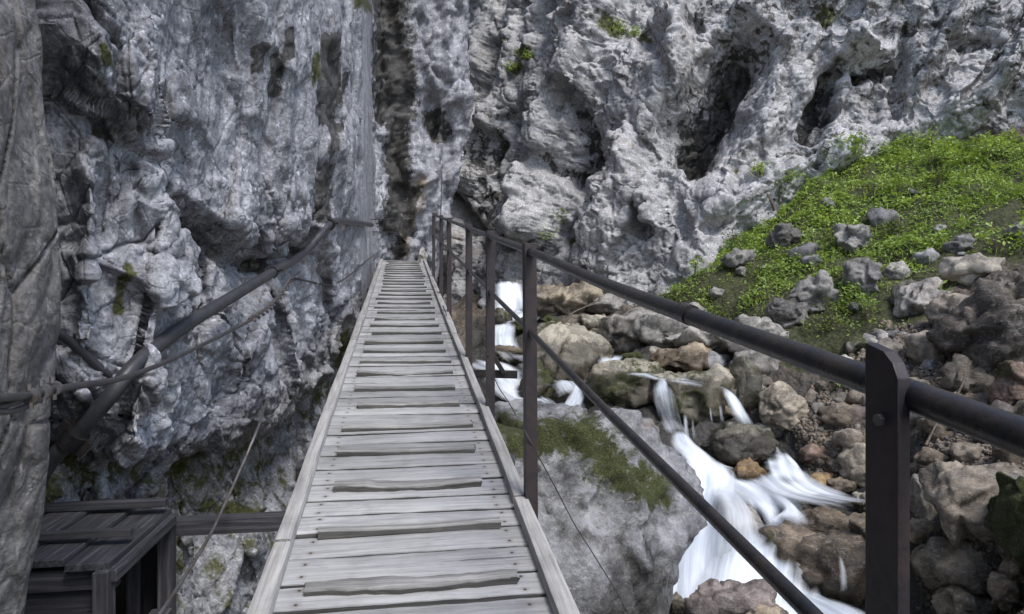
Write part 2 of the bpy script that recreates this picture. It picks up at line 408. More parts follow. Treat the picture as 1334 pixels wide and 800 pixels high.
def Y_max(pts): return max(p[0] for p in pts)
def left_cliff():
    nY, nZ = 620, 520
    # spacing follows the perspective so that facets are about two pixels wide
    pxs = np.linspace(60, 492, 470); Ys = np.array([wallY(p) for p in pxs])
    Ys = np.concatenate([np.linspace(-3.5, 2.4, 24), np.linspace(2.45, Ys[0] - .01, 60), Ys, np.linspace(Ys[-1] + .04, 24, 150)])
    Ys = np.unique(Ys); nY = len(Ys)
    w = np.concatenate([np.linspace(-1.15, -.56, 60)[:-1], np.linspace(-.56, .56, 470), np.linspace(.56, 1.5, 50)[1:]])   # vertical tangent
    nZ = len(w)
    Yg = np.repeat(Ys, nZ); Zg = np.tile(w, nY)
    D = np.maximum(Yg, 2.6); Zg = Zg * D
    L = wallL(Yg)
    zj = np.stack([0 * Yg + .3, Yg * .3, Zg * .5], 1)
    L = L + (perlin(zj, 35) * .30 + perlin(zj * np.array([1, 1, 3.1]), 36) * .10) * smooth(11.5, 14.5, Yg) * smooth(18.5, 16.5, Yg)
    far = smooth(15.9, 18.2, Yg)
    L = L - far * np.clip((Zg - 1.2) / 3.2, -.3, 1.25) * .62         # the far nose leans out as it rises
    X = -L - .162 * Yg
    px = 667 + F * X / np.maximum(Yg, .3); py = 400 - F * Zg / np.maximum(Yg, .3)
    P = np.stack([X, Yg, Zg], 1)
    m = lambda p: p / F * D                                          # pixels to metres
    warp = np.stack([perlin(P * .9, 51), perlin(P * .9, 52), perlin(P * .9, 53)], 1) * .16
    Q = P + warp
    Qv = Q * np.array([1, 1, .7]); Q = Q * np.array([1, .7, 1])
    # where the smooth upper face ends and broken rock begins
    yl1 = np.interp(px, [60, 120, 190, 250, 310, 345, 400, 430, 470, 492], [90, 150, 235, 300, 318, 322, 318, 400, 440, 470])
    s1 = (py - yl1) / F * D + perlin(P * np.array([1.6, 1.6, 1.6]), 92) * .16 + perlin(P * 4.5, 93) * .06
    up = smooth(.12, -.12, s1)
    yl2 = np.interp(px, [60, 130, 200, 260, 310, 360, 400, 440, 470, 495], [470, 555, 590, 575, 560, 560, 500, 460, 450, 440])
    s2 = (py - yl2) / F * D + perlin(P * 2.3, 91) * .12
    below = smooth(-.06, .22, s2)
    near = smooth(16.2, 15.2, Yg) * smooth(2.9, 3.2, Yg)
    d = np.zeros(len(P))
    d += near * up * (.26 + .10 * smooth(0, -2.0, s1))
    d -= near * .20 * np.exp(-np.clip(s1, 0, 9) / .25) * (1 - up) * smooth(440, 330, px)
    d -= near * below * (.34 + .22 * np.exp(-np.clip(s2, 0, 9) / .5)) * smooth(500, 440, px)
    d -= near * smooth(.5, 1.6, s2) * -.16
    d += near * (1 - up) * (1 - below) * .10 * np.exp(-((px - 290) / 120) ** 2 - ((py - 470) / 90) ** 2)
    # big form
    d += fbm(P * .45, 3, 5) * .22 * smooth(2.0, 3.5, Yg)
    up_r = smooth(-.22, -.75, s1) * smooth(15.9, 15.2, Yg); rough = (1 - up_r * .62)
    d += facets(Qv * np.array([1, 1, .7]), .85, .11, .36, .07, .04, 21, 26) * rough * np.where(Yg > 15.5, 1.4, 1)
    d += perlin(P * np.array([.5, .62, .25]), 33) * .34 * smooth(8, 11, Yg) * smooth(16.5, 15.3, Yg)
    # vertical flutes on the upper face
    fl = billow(P * np.array([1.6, 1.6, .28]) + warp * 2, 4, 31)
    d += (fl - .45) * .16 * up
    # named cracks and hollows (photograph pixels of the undisplaced face, half width px, depth m)
    for pts, r, a in [
        ([(128, 190), (205, 240), (255, 300)], 9, -.14), ([(128, 195), (122, 300)], 6, -.16),
        ([(150, 215), (160, 290), (170, 330), (230, 360)], 5, -.08), ([(60, 10), (120, 90), (122, 180)], 9, -.22),
        ([(250, 290), (300, 340), (330, 345), (385, 330)], 12, -.20), ([(170, 30), (255, 120), (265, 230)], 4, -.05),
        ([(250, 50), (262, 130), (258, 200)], 4, -.07), ([(335, 150), (345, 60)], 5, -.06),
        ([(445, 210), (432, 250), (440, 330), (428, 400)], 7, -.12), ([(420, 180), (452, 140), (448, 0)], 4, -.08),
        ([(402, 80), (398, 150), (408, 220), (398, 290)], 8, -.07), ([(478, 60), (484, 200), (492, 290)], 6, -.2),
        ([(495, -60), (505, 60), (512, 150), (520, 230), (515, 300)], 14, -.25), ([(567, 130), (572, 170)], 13, -.45), ([(590, 60), (600, 0)], 6, -.3),
        ([(545, 20), (560, 90), (585, 110)], 5, -.3), ([(540, 300), (525, 350)], 6, -.25),
    ]:
        q = seg_dist(px, py, pts) / r
        d += a * (.45 if r < 10 and Y_max(pts) < 470 else 1) * np.exp(-q ** 2) * (Yg > 3.3)
    for pts, r, a in [
        ([(395, 210), (455, 190), (500, 100)], 16, .08), ([(440, 160), (425, 260), (415, 330)], 10, .09), ([(340, 0), (370, 180), (390, 300)], 26, .10),
        ([(470, 0), (470, 150), (465, 280)], 12, .10), ([(545, 0), (545, 120), (530, 230)], 14, .35), ([(580, 0), (590, 130)], 12, .3),
        ([(140, 200), (230, 330)], 20, .12), ([(100, 210), (96, 440)], 16, .12), ([(510, 260), (530, 340)], 12, .25),
    ]:
        d += a * np.exp(-(seg_dist(px, py, pts) / r) ** 2) * (Yg > 2.5)
    # keep the bridge clear
    nx = np.interp(Yg, [3, 14, 17, 19, 21], [.72, .72, .30, .25, .6]); ny = -np.sqrt(1 - nx * nx)
    dirs = np.stack([nx, ny, 0 * nx], 1); V1 = P + dirs * d[:, None]
    # second pass: fractures and grain on the relief just made, square to it
    N1 = grid_normals(V1, nY, nZ, dirs)
    N1 = N1 * .55 + dirs * .45; N1 /= np.linalg.norm(N1, axis=1)[:, None]
    W1 = V1 + np.stack([perlin(V1 * 1.7, 54), perlin(V1 * 1.7, 55), perlin(V1 * 1.7, 56)], 1) * .07
    stretch = np.array([1, .75, .8])
    fr = .28 + .72 * (1 - up_r); k_ = 1.0
    e = facets(W1 * stretch, .42, .020, .30, .05, .04, 22, 28) * rough * k_ + facets(W1 * stretch, .19, .010, .30, .024, .055, 23, 26) * fr * k_ + facets(W1 + .7, .085, .005, .30, .009, .08, 24) * fr
    e += fbm(V1 * np.array([5, 5, 3.5]), 5, 61, .56) * .018 + (billow(V1 * 4.2, 3, 71) - .4) * .012
    V2 = V1 + N1 * e[:, None]; X2 = V2[:, 0]; Y2 = V2[:, 1]
    lat = -(X2 + .162 * Y2)
    lim = np.interp(Yg, [15.0, 16.4], [.53, -3.5]); lat = np.where(lat < lim + .1, lim + .1 + (lat - lim - .1) * .15, lat)
    X2 = -lat - .162 * Y2
    V = np.stack([X2, Y2, V2[:, 2]], 1)
    # masks: black water stains, moss, warm rock
    stain_shade = np.zeros(len(P)); moss = np.zeros(len(P)); warm = np.zeros(len(P))
    for pts, r in [([(402, 70), (404, 110), (398, 160)], 13), ([(408, 175), (402, 205)], 8), ([(400, 230), (398, 285)], 11), ([(345, 60), (345, 90)], 5), ([(315, 75), (313, 100)], 6),
                   ([(335, 90), (333, 130)], 6), ([(498, -60), (508, 60), (514, 140)], 27), ([(514, 140), (520, 250), (510, 290)], 14), ([(568, 150), (575, 170)], 14), ([(430, 110), (418, 140)], 7),
                   ([(520, 330), (540, 250)], 7)]:
        stain_shade = np.maximum(stain_shade, np.exp(-(seg_dist(px, py, pts) / r) ** 2 * .7))
    wall_low = near * below
    moss = np.maximum(moss, wall_low * (.40 + .22 * np.exp(-np.clip(s2, 0, 9) / .5)))
    for pts, r in [([(98, 95), (104, 110)], 12), ([(148, 350), (145, 400)], 10), ([(300, 668), (345, 672)], 18), ([(385, 90), (380, 120)], 10), ([(455, 440), (430, 520)], 14), ([(440, 0), (470, 20)], 12)]:
        moss = np.maximum(moss, np.exp(-(seg_dist(px, py, pts) / r) ** 2) * .8)
    warm = np.maximum(.34 * near * np.exp(-np.abs(s1 - .25) / .5) * smooth(200, 300, px), np.exp(-(seg_dist(px, py, [(525, 330), (545, 240)]) / 12) ** 2) * .8)
    warm = np.maximum(warm, wall_low * .28)
    o = mesh_from('cliff', V, grid_faces(nY, nZ), M['cliff_left'], attr=np.stack([stain_shade, moss, warm], 1))
    structure(o, label='blue grey limestone cliff overhanging the footbridge')
    return V, grid_faces(nY, nZ)

def buttress():
    # the brown slab of rock that stands out in front of the cliff at the very left
    w = np.concatenate([np.linspace(-1.6, -.75, 30)[:-1], np.linspace(-.75, .62, 420), np.linspace(.62, 2.6, 40)[1:]]); nZ = len(w)
    Yr = 1.95; Zc = w * Yr
    # section runs along the gorge, turns the corner and goes back into the cliff
    s = np.concatenate([np.linspace(-3.2, .9, 20)[:-1], np.linspace(.9, 1.86, 120)[:-1], np.linspace(1.86, 2.12, 90)])
    corner = smooth(1.80, 2.12, s)
    nS = len(s)
    Sg = np.repeat(s, nZ); Zg = np.tile(Zc, nS); cg = np.repeat(corner, nZ)
    # the edge's own course: right at the top, in at the foot
    pyv = 400 - F * Zg / Yr
    edge_px = np.interp(pyv, [-300, 0, 120, 250, 420, 560, 650, 730, 800, 1000], [54, 68, 80, 92, 96, 78, 67, 50, 36, 10])
    Xe = (edge_px - 667) / F * Yr
    lat = -(Xe + .162 * Yr)                                          # lateral distance of the edge from the bridge line
    lat = lat - .02
    L = lat + cg ** 2 * 1.1 + .12 * np.clip((1.9 - Sg) / 2, 0, 2)
    P = np.stack([-L - .162 * Sg, Sg, Zg], 1)
    wr = np.stack([perlin(P * 1.5, 151), perlin(P * 1.5, 152), perlin(P * 1.5, 153)], 1) * .12
    Q = (P + wr) * np.array([1, 1, .55])
    d = facets(Q, .30, .022, .2, .03, .05, 121) + facets((P + wr) * np.array([1, 1, .5]), .11, .007, .2, .007, .08, 122)
    d += fbm(P * np.array([3, 3, 1.5]), 5, 131, .55) * .04 + (billow(P * np.array([7, 7, 3.5]), 3, 141) - .4) * .012
    V = P.copy(); V[:, 0] += d * .75; V[:, 1] -= d * .6
    warm = .12 + .25 * perlin(P * 1.1, 161); stain_shade = .16 + .3 * perlin(P * np.array([4, 4, .6]), 171)
    o = mesh_from('cliff', V, grid_faces(nS, nZ), M['buttress'], attr=np.stack([stain_shade, np.zeros(len(V)), warm], 1))
    structure(o, label='brown grey rock buttress standing in front of the cliff')
    return V, grid_faces(nS, nZ)

# ------------------------------------------------------------------ far cliff across the stream
def right_cliff():
    ctl = []
    for px_, rows in {
        430: [(520, 27), (340, 28), (0, 29), (-300, 31)],
        540: [(520, 25.5), (340, 26), (150, 27), (0, 28), (-300, 30)],
        620: [(520, 22.5), (340, 23), (100, 25), (0, 26), (-300, 28)],
        700: [(540, 19.5), (400, 20), (300, 20.5), (100, 22.5), (-50, 24), (-300, 26)],
        780: [(540, 17.8), (400, 18.5), (200, 19.6), (0, 21), (-300, 24)],
        860: [(540, 16.2), (380, 17), (200, 18), (0, 19.5), (-300, 22)],
        950: [(540, 15.6), (350, 16.5), (200, 17.5), (0, 18.6), (-300, 21)],
        1050: [(540, 15.6), (300, 16.6), (150, 17.6), (0, 18.2), (-300, 20)],
        1150: [(540, 15.6), (250, 16.6), (150, 17.4), (0, 17.6), (-300, 19)],
        1334: [(540, 15), (250, 15.6), (100, 16.6), (0, 17), (-300, 18)],
        1600: [(540, 12), (300, 13), (0, 14), (-300, 15)], 1900: [(540, 9), (300, 9.6), (0, 10.2), (-300, 11)]}.items():
        ctl += [(px_, a, b) for a, b in rows]
    ctl = np.array(ctl, float)
    rb = RBF(ctl[:, :2] / 100, ctl[:, 2])
    gx = np.concatenate([np.linspace(440, 545, 30)[:-1], np.linspace(545, 1345, 640), np.linspace(1345, 1880, 60)[1:]])
    gy = np.concatenate([np.linspace(-300, -12, 60)[:-1], np.linspace(-12, 430, 400), np.linspace(430, 540, 14)[1:]])
    nu, nv = len(gx), len(gy)
    px = np.repeat(gx, nv); py = np.tile(gy, nu)
    Y = rb(np.stack([px, py], 1) / 100)
    P = np.stack([(px - 667) / F * Y, Y, (400 - py) / F * Y], 1)
    G = P.reshape(nu, nv, 3)
    N = np.cross(np.gradient(G, axis=1), np.gradient(G, axis=0)).reshape(-1, 3); N /= np.linalg.norm(N, axis=1)[:, None] + 1e-9
    if N[:, 1].mean() > 0: N = -N
    # smooth direction of displacement
    N[:, 2] = N[:, 2] * .6; N /= np.linalg.norm(N, axis=1)[:, None]
    d = np.zeros(len(P))
    warp = np.stack([perlin(P * .35, 251), perlin(P * .35, 252), perlin(P * .35, 253)], 1) * .4
    # strata and ribs run down to the left: stretch the noise along that direction
    ax = np.array([-.42, -.25, -.87]); ax /= np.linalg.norm(ax)
    def aniso(Pp, k):
        a = Pp @ ax; return Pp - np.outer(a, ax) * (1 - k)
    W = P + warp * .55
    d += fbm(aniso(W, .35) * .22, 3, 205) * 1.0
    d += (billow(aniso(W, .5) * .42, 4, 211, .36) - .42) * .70
    d += facets(aniso(W, .5), 1.9, .24, .34, .10, .05, 231, 22)
    wob = perlin(P * .9, 271) * 12 + perlin(P * 2.2, 272) * 6
    for pts, r, a in [
        ([(965, 70), (940, 105), (915, 150), (895, 185)], 36, -2.2), ([(1085, 95), (1072, 130), (1052, 175)], 12, -1.2),
        ([(755, 140), (762, 185), (748, 235)], 16, -1.3), ([(715, 215), (745, 225)], 14, -.8), ([(652, 185), (640, 215)], 12, -1.0), ([(596, 215), (606, 205)], 9, -.6),
        ([(772, 250), (752, 300), (745, 345)], 8, -.6), ([(1120, 100), (1160, 85)], 12, -.7), ([(1000, 5), (1080, 25), (1100, 10)], 20, -.5), ([(1334, 15), (1300, 80), (1245, 145)], 6, -.6),
        ([(1180, 40), (1165, 150)], 8, -.5), ([(680, 10), (690, 60)], 9, -.5), ([(625, 130), (640, 60)], 8, -.5), ([(850, 60), (865, 75)], 14, -.5), ([(610, 260), (625, 300)], 8, -.7),
        ([(700, 330), (720, 300)], 10, -.5), ([(930, 300), (945, 290)], 10, -.5), ([(840, 310), (850, 300)], 6, -.4), ([(1230, 60), (1290, 55)], 10, -.35), ([(830, 150), (845, 200), (830, 300)], 5, -.35), ([(880, 250), (905, 330)], 6, -.3),
        ([(800, 340), (830, 300), (850, 270)], 5, -.3), ([(660, 240), (665, 320)], 9, -.6), ([(905, 30), (880, 60)], 12, -.5),
    ]:
        q = (seg_dist(px, py, pts) + wob * .6) / r
        d += a * np.exp(-np.clip(q, 0, 9) ** 3)
    for pts, r, a in [
        ([(795, 20), (725, 170), (690, 250), (690, 300)], 18, .7), ([(870, 110), (810, 230), (755, 330)], 30, .55), ([(740, 40), (705, 150)], 14, .4),
        ([(1334, 95), (1200, 165), (1060, 215), (940, 262)], 26, .5), ([(885, 20), (890, 120), (880, 220)], 16, .6), ([(1010, 60), (1000, 150), (960, 210)], 18, .5),
        ([(700, 60), (650, 160), (610, 260), (590, 330)], 16, .55), ([(1334, 30), (1300, 100)], 16, .5), ([(1110, 60), (1150, 80)], 14, .6), ([(1240, 20), (1180, 130)], 14, .4), ([(930, 290), (900, 340)], 20, .4), ([(820, 190), (860, 290)], 12, .3),
    ]:
        d += 1.35 * a * np.exp(-((seg_dist(px, py, pts) + wob * .5) / r) ** 2)
    V1 = P + N * d[:, None]
    N1 = grid_normals(V1, nu, nv, N); N1 = N1 * .55 + N * .45; N1 /= np.linalg.norm(N1, axis=1)[:, None]
    W1 = V1 + np.stack([perlin(V1 * .8, 254), perlin(V1 * .8, 255), perlin(V1 * .8, 256)], 1) * .22
    e = (billow(aniso(W1, .8) * 1.1, 4, 221, .42) - .42) * .065 + (billow(W1 * 3.3, 3, 226, .45) - .42) * .012
    e += facets(aniso(W1, .7), .9, .05, .28, .055, .04, 232, 24) + facets(W1, .36, .012, .26, .020, .045, 233, 24)
    e += fbm(V1 * 2.6, 5, 241, .5) * .02
    e -= .09 * smooth(.25, .08, billow(V1 * 1.7, 2, 261)) + .045 * smooth(.22, .05, billow(V1 * 4.2, 2, 262))
    V = V1 + N1 * e[:, None]
    Dm = np.ones(len(P))
    stain_shade = .20 + .32 * perlin(aniso(P, .3) * .7, 281) + .15 * perlin(P * 2.5, 282)
    for pts, r, a in [([(965, 75), (925, 140), (895, 185)], 40, .85), ([(1080, 100), (1055, 175)], 18, .7), ([(755, 150), (755, 235)], 14, .6), ([(720, 215), (745, 225)], 14, .6), ([(648, 190), (640, 215)], 14, .6),  # cave recesses: their shade is painted into this mask
                      ([(985, 10), (1090, 20)], 30, .45), ([(1225, 65), (1290, 60)], 26, .4), ([(960, 10), (1120, 30), (1334, 30)], 44, .44), ([(1150, 90), (1230, 90)], 26, .42), ([(1120, 100), (1160, 90)], 16, .55), ([(650, 250), (665, 320)], 14, .5), ([(1180, 40), (1165, 140)], 10, .4)]:  # upper right: real staining plus painted vignette darkening
        stain_shade = np.maximum(stain_shade, a * np.exp(-((seg_dist(px, py, pts) + wob * .5) / r) ** 2))
    warm = np.maximum(.20 + .3 * perlin(P * .5, 291), .9 * np.exp(-((px - 745) / 60) ** 2 - ((py - 395) / 38) ** 2))
    moss = .12 + .2 * perlin(P * .8, 296)
    for x, y, r in [(805, 40, 20), (700, 75, 18), (735, 290, 14), (690, 95, 14), (600, 250, 14), (840, 50, 10), (660, 60, 14), (1080, 20, 18), (720, 310, 12), (585, 40, 16)]:
        moss = np.maximum(moss, .75 * np.exp(-((px - x) / r) ** 2 - ((py - y) / r) ** 2))
    o = mesh_from('cliff', V, grid_faces(nu, nv, True), M['cliff_right'], attr=np.stack([stain_shade, moss, warm], 1))
    structure(o, label='pale grey pocketed limestone cliff across the stream')
    return V, grid_faces(nu, nv)

# ------------------------------------------------------------------ water: ribbons that follow the stream down its steps
def ribbon(name, path, foam=.8, edge=.35, cross=40, n=14, bulge=.05, seed=0):
    """path: (px, py, Y, width px). The ribbon's width runs across the flow, level."""
    pts = [at(a, b, c) for a, b, c, d in path]; wid = [d / F * c for a, b, c, d in path]
    fo = foam if hasattr(foam, '__len__') else [foam] * len(path)
    S = spline(pts, n); m = len(S); wi = np.interp(np.linspace(0, 1, m), np.linspace(0, 1, len(wid)), wid); fm = np.interp(np.linspace(0, 1, m), np.linspace(0, 1, len(fo)), fo)
    V = []; UVs = []; A_ = []; run = 0
    dirs = []
    for i in range(m):
        t = S[min(i + 3, m - 1)] - S[max(i - 3, 0)]; th = Vector((t.x, t.y, 0))
        a = Vector((1, 0, 0)) if th.length < 1e-4 else Vector((-th.y, th.x, 0)).normalized()
        if a.x < 0: a = -a
        a = (a * .35 + Vector((1, 0, 0)) * .65).normalized()
        dirs.append(a)
    for i in range(m):
        if i: run += (S[i] - S[i - 1]).length
        for j in range(cross):
            v = j / (cross - 1) * 2 - 1
            p = S[i] + dirs[i] * (v * wi[i] / 2) + Vector((0, 0, 0))
            V.append((p.x, p.y, p.z - abs(v) ** 3 * bulge - v * v * bulge * .6)); UVs.append((v * wi[i] / 2 + seed * 3.1, run))
            e = min(1.0, (1 - abs(v)) / max(edge, .75)); e = e * e * (3 - 2 * e); cap = min(1, i / 6, (m - 1 - i) / 6)
            A_.append((fm[i] * e * (.1 + .9 * cap), 0, 0))
    V = np.array(V)
    dn = fbm(V * np.array([3.0, 1.6, 1.6]), 3, 800 + seed) * .022
    V[:, 2] += dn; V[:, 1] -= dn * .6
    return mesh_from(name, V, grid_faces(m, cross), M['water'], attr=np.array(A_), uv=np.array(UVs))
WATER = []
def water(path, label=None, name='water', **kw):
    WATER.append((path, label, dict(kw, name=name)))
# far fall and rapids
water([(662, 366, 18.9, 46), (664, 376, 18.7, 48), (666, 392, 18.5, 54), (666, 402, 18.2, 60), (662, 408, 17.6, 70)], 'far white waterfall behind the railing', 'waterfall', foam=.95, seed=1)
water([(690, 404, 17.8, 60), (672, 414, 17.2, 56), (658, 424, 16.6, 44), (655, 436, 16.2, 40), (657, 450, 15.8, 50), (668, 456, 15.4, 64), (684, 470, 14.8, 50)], None, seed=2, foam=[.6, .9, .95, .85, .9, .6, .3])
water([(625, 468, 14.8, 70), (650, 480, 14.2, 80), (668, 500, 13.2, 76), (690, 520, 12.2, 80), (716, 534, 11.2, 60)], None, seed=3, foam=[.5, .8, .9, .9, .5])
water([(762, 492, 12.0, 18), (756, 500, 11.8, 22), (752, 512, 11.6, 26), (746, 524, 11.4, 32), (740, 536, 11.1, 40)], 'short white fall beside the rounded boulder', 'waterfall', foam=[.3, .8, .8, .8, .6], seed=4)
# film over the ledges
water([(808, 462, 13.0, 14), (798, 474, 12.5, 22), (812, 482, 11.7, 34), (840, 488, 11.15, 46), (868, 494, 10.85, 46), (900, 497, 10.6, 40)], None, seed=5, foam=[.6, .9, .7, .45, .4, .2], edge=.6, bulge=.02)
water([(862, 492, 10.75, 20), (862, 505, 10.55, 20), (858, 522, 10.5, 16)], None, seed=6, foam=[.6, .7, .25], edge=.6)
for k, (x, y0, y1, wd) in enumerate([(893, 540, 574, 6), (902, 542, 574, 5), (925, 528, 552, 4), (938, 526, 552, 6)]):
    water([(x, y0, 10.25, wd), (x + 1, (y0 + y1) / 2, 10.15, wd), (x + 3, y1, 10.1, wd * 1.6)], 'thin thread of water off the mossy ledge', 'waterfall', seed=7 + k, foam=[.22, .28, .15], cross=6, bulge=.005)
water([(925, 500, 10.8, 20), (945, 508, 10.5, 22), (957, 522, 10.35, 26), (966, 540, 10.25, 30), (974, 558, 10.15, 38), (985, 572, 10.0, 48)], 'white waterfall off the right end of the ledge', 'waterfall', seed=12, foam=[.3, .65, .8, .85, .85, .6], bulge=.03)
water([(985, 566, 10.0, 44), (1004, 584, 9.7, 48), (1012, 602, 9.3, 60), (1022, 622, 8.9, 110), (1050, 640, 8.5, 150), (1092, 650, 8.2, 130), (1130, 656, 8.0, 70)], None, seed=13, foam=[.7, .75, .85, .9, .85, .5, .0])
water([(1022, 590, 9.6, 16), (1034, 606, 9.3, 24), (1040, 622, 9.0, 36)], None, seed=14, foam=.7)
# centre fall
water([(884, 560, 9.9, 24), (892, 576, 9.6, 40), (908, 594, 9.2, 64), (918, 612, 8.9, 90), (916, 640, 8.5, 120), (908, 670, 8.15, 150), (902, 705, 7.8, 170), (898, 745, 7.4, 180), (896, 800, 6.9, 190), (896, 860, 6.3, 200)], None, seed=15, foam=[.7, .9, .95, .95, .95, .95, .95, .95, .95, .95], edge=.4)
water([(900, 596, 9.6, 40), (930, 606, 9.3, 70), (960, 622, 9.0, 90), (990, 640, 8.7, 110), (1010, 660, 8.35, 110), (1020, 690, 7.9, 110)], None, seed=20, foam=[.4, .7, .85, .85, .85, .7])
water([(700, 470, 14.4, 60), (722, 486, 13.6, 50), (738, 500, 12.6, 44), (748, 512, 12.0, 40)], None, seed=21, foam=[.4, .7, .8, .6])
water([(786, 462, 13.4, 40), (800, 476, 12.6, 44), (826, 484, 11.7, 50), (856, 490, 11.0, 60), (900, 498, 10.7, 80), (935, 506, 10.6, 60)], None, seed=22, foam=[.7, .8, .6, .45, .35, .3], bulge=.01)
water([(862, 498, 10.6, 36), (866, 520, 10.35, 36), (872, 545, 10.25, 34), (882, 566, 10.0, 40)], None, seed=23, foam=[.4, .35, .3, .5])
# veil over the rounded boulder
water([(940, 632, 8.5, 50), (952, 645, 8.0, 56), (960, 665, 7.55, 64), (964, 690, 7.35, 70), (966, 716, 7.3, 74), (966, 742, 7.25, 90)], 'veil of white water over the rounded boulder', 'waterfall', seed=16, foam=[.75, .62, .46, .44, .6, .85], edge=.3, bulge=.16)
water([(1010, 640, 8.5, 30), (1030, 660, 8.1, 26), (1022, 676, 7.85, 64), (1008, 690, 7.6, 96), (995, 712, 7.35, 120), (990, 736, 7.1, 170), (985, 765, 6.9, 220), (980, 800, 6.6, 250), (980, 860, 6.2, 260)], None, seed=17, foam=[.5, .8, .85, .9, .9, .95, .95, .95, .9], edge=.5)
water([(965, 730, 7.4, 90), (1000, 748, 7.15, 90), (1040, 770, 6.85, 90), (1085, 794, 6.5, 110), (1130, 830, 6.1, 140), (1180, 880, 5.7, 160)], None, seed=18, foam=.95, edge=.3)
water([(1094, 722, 6.75, 6), (1098, 745, 6.65, 8), (1100, 770, 6.6, 10)], 'thin trickle down the wet brown boulder', 'waterfall', seed=19, foam=[.2, .28, .25], cross=6, bulge=.005)

# ------------------------------------------------------------------ ground: stream bed, scree bank and the green slope
GROUND = [  # photograph pixel and distance
    (900, 800, 7.0), (1000, 790, 6.8), (1120, 800, 6.2), (860, 740, 7.6), (930, 720, 7.5), (1000, 720, 7.4), (960, 660, 8.2), (900, 640, 8.5), (1060, 660, 8.5), (1130, 665, 8.2), (1010, 615, 9.3),
    (985, 585, 10.0), (905, 600, 9.2), (955, 555, 10.5), (950, 530, 11.0), (870, 525, 11.4), (800, 505, 12.2), (740, 520, 11.6), (690, 515, 13), (665, 465, 15.3), (660, 415, 17.2), (670, 392, 18.4), (640, 480, 14),
    (1090, 640, 8.6), (1055, 575, 9.6), (1110, 560, 9.4), (1150, 560, 9.0), (1200, 590, 8.0), (1250, 590, 7.2), (1334, 640, 5.9), (1334, 790, 4.9), (1210, 790, 5.5), (1160, 700, 6.9), (1240, 700, 6.2),
    (1000, 465, 11.6), (1060, 500, 10.6), (1110, 480, 10.3), (1200, 480, 9.2), (1260, 500, 8.4), (1334, 520, 7.4), (1280, 430, 9.6), (1334, 400, 9.4), (1230, 400, 10.4),
    (880, 385, 15.2), (850, 415, 15), (950, 345, 15.0), (1000, 385, 13.2), (1000, 295, 16.0), (1060, 235, 16.6), (1110, 205, 16.8), (1110, 300, 14.0), (1200, 300, 13.0), (1200, 205, 16.0), (1290, 210, 15), (1334, 210, 14.6), (1334, 300, 11.6),
    (1100, 400, 12.0), (950, 420, 13.4), (900, 440, 13.6), (760, 405, 17.2), (720, 475, 14), (820, 450, 14.2), (760, 460, 14.4), (700, 420, 17.2), (620, 460, 17.5), (580, 430, 20), (600, 395, 22), (785, 408, 18.8), (840, 402, 17.8), (700, 412, 20.5), (650, 404, 22), (900, 372, 17.4), (740, 410, 20), (1500, 300, 9), (1600, 500, 6), (1500, 210, 12.5), (1600, 800, 4)]
GX = [at(*g) for g in GROUND]
GX += [Vector(p) for p in [(-2.2, 2, -4.4), (-.5, 2, -4.4), (1, 3, -4.3), (2, 4.4, -4.0), (0, 6, -3.9), (1.0, 8.0, -3.4), (-2, 6, -4.2), (-2, 10, -3.6), (0, 11, -2.9), (-1.5, 14, -2.2), (-2.6, 18, -.9), (2.5, 2.2, -3.9), (4.2, 2.2, -2.4), (6, 2, -1), (0, -2, -4.6), (5, -2, -2.6), (-1.5, 22, .6)]]
ground_rbf = RBF(np.array([(p.x, p.y) for p in GX]), np.array([p.z for p in GX]), .02)
GREEN = [(845, 372), (900, 340), (985, 265), (1060, 215), (1100, 180), (1200, 180), (1334, 178), (1420, 180), (1540, 190), (1540, 320), (1420, 335), (1320, 345), (1230, 360), (1190, 415), (1155, 475), (1130, 535), (1065, 505), (1000, 462), (950, 430), (895, 420), (850, 400)]
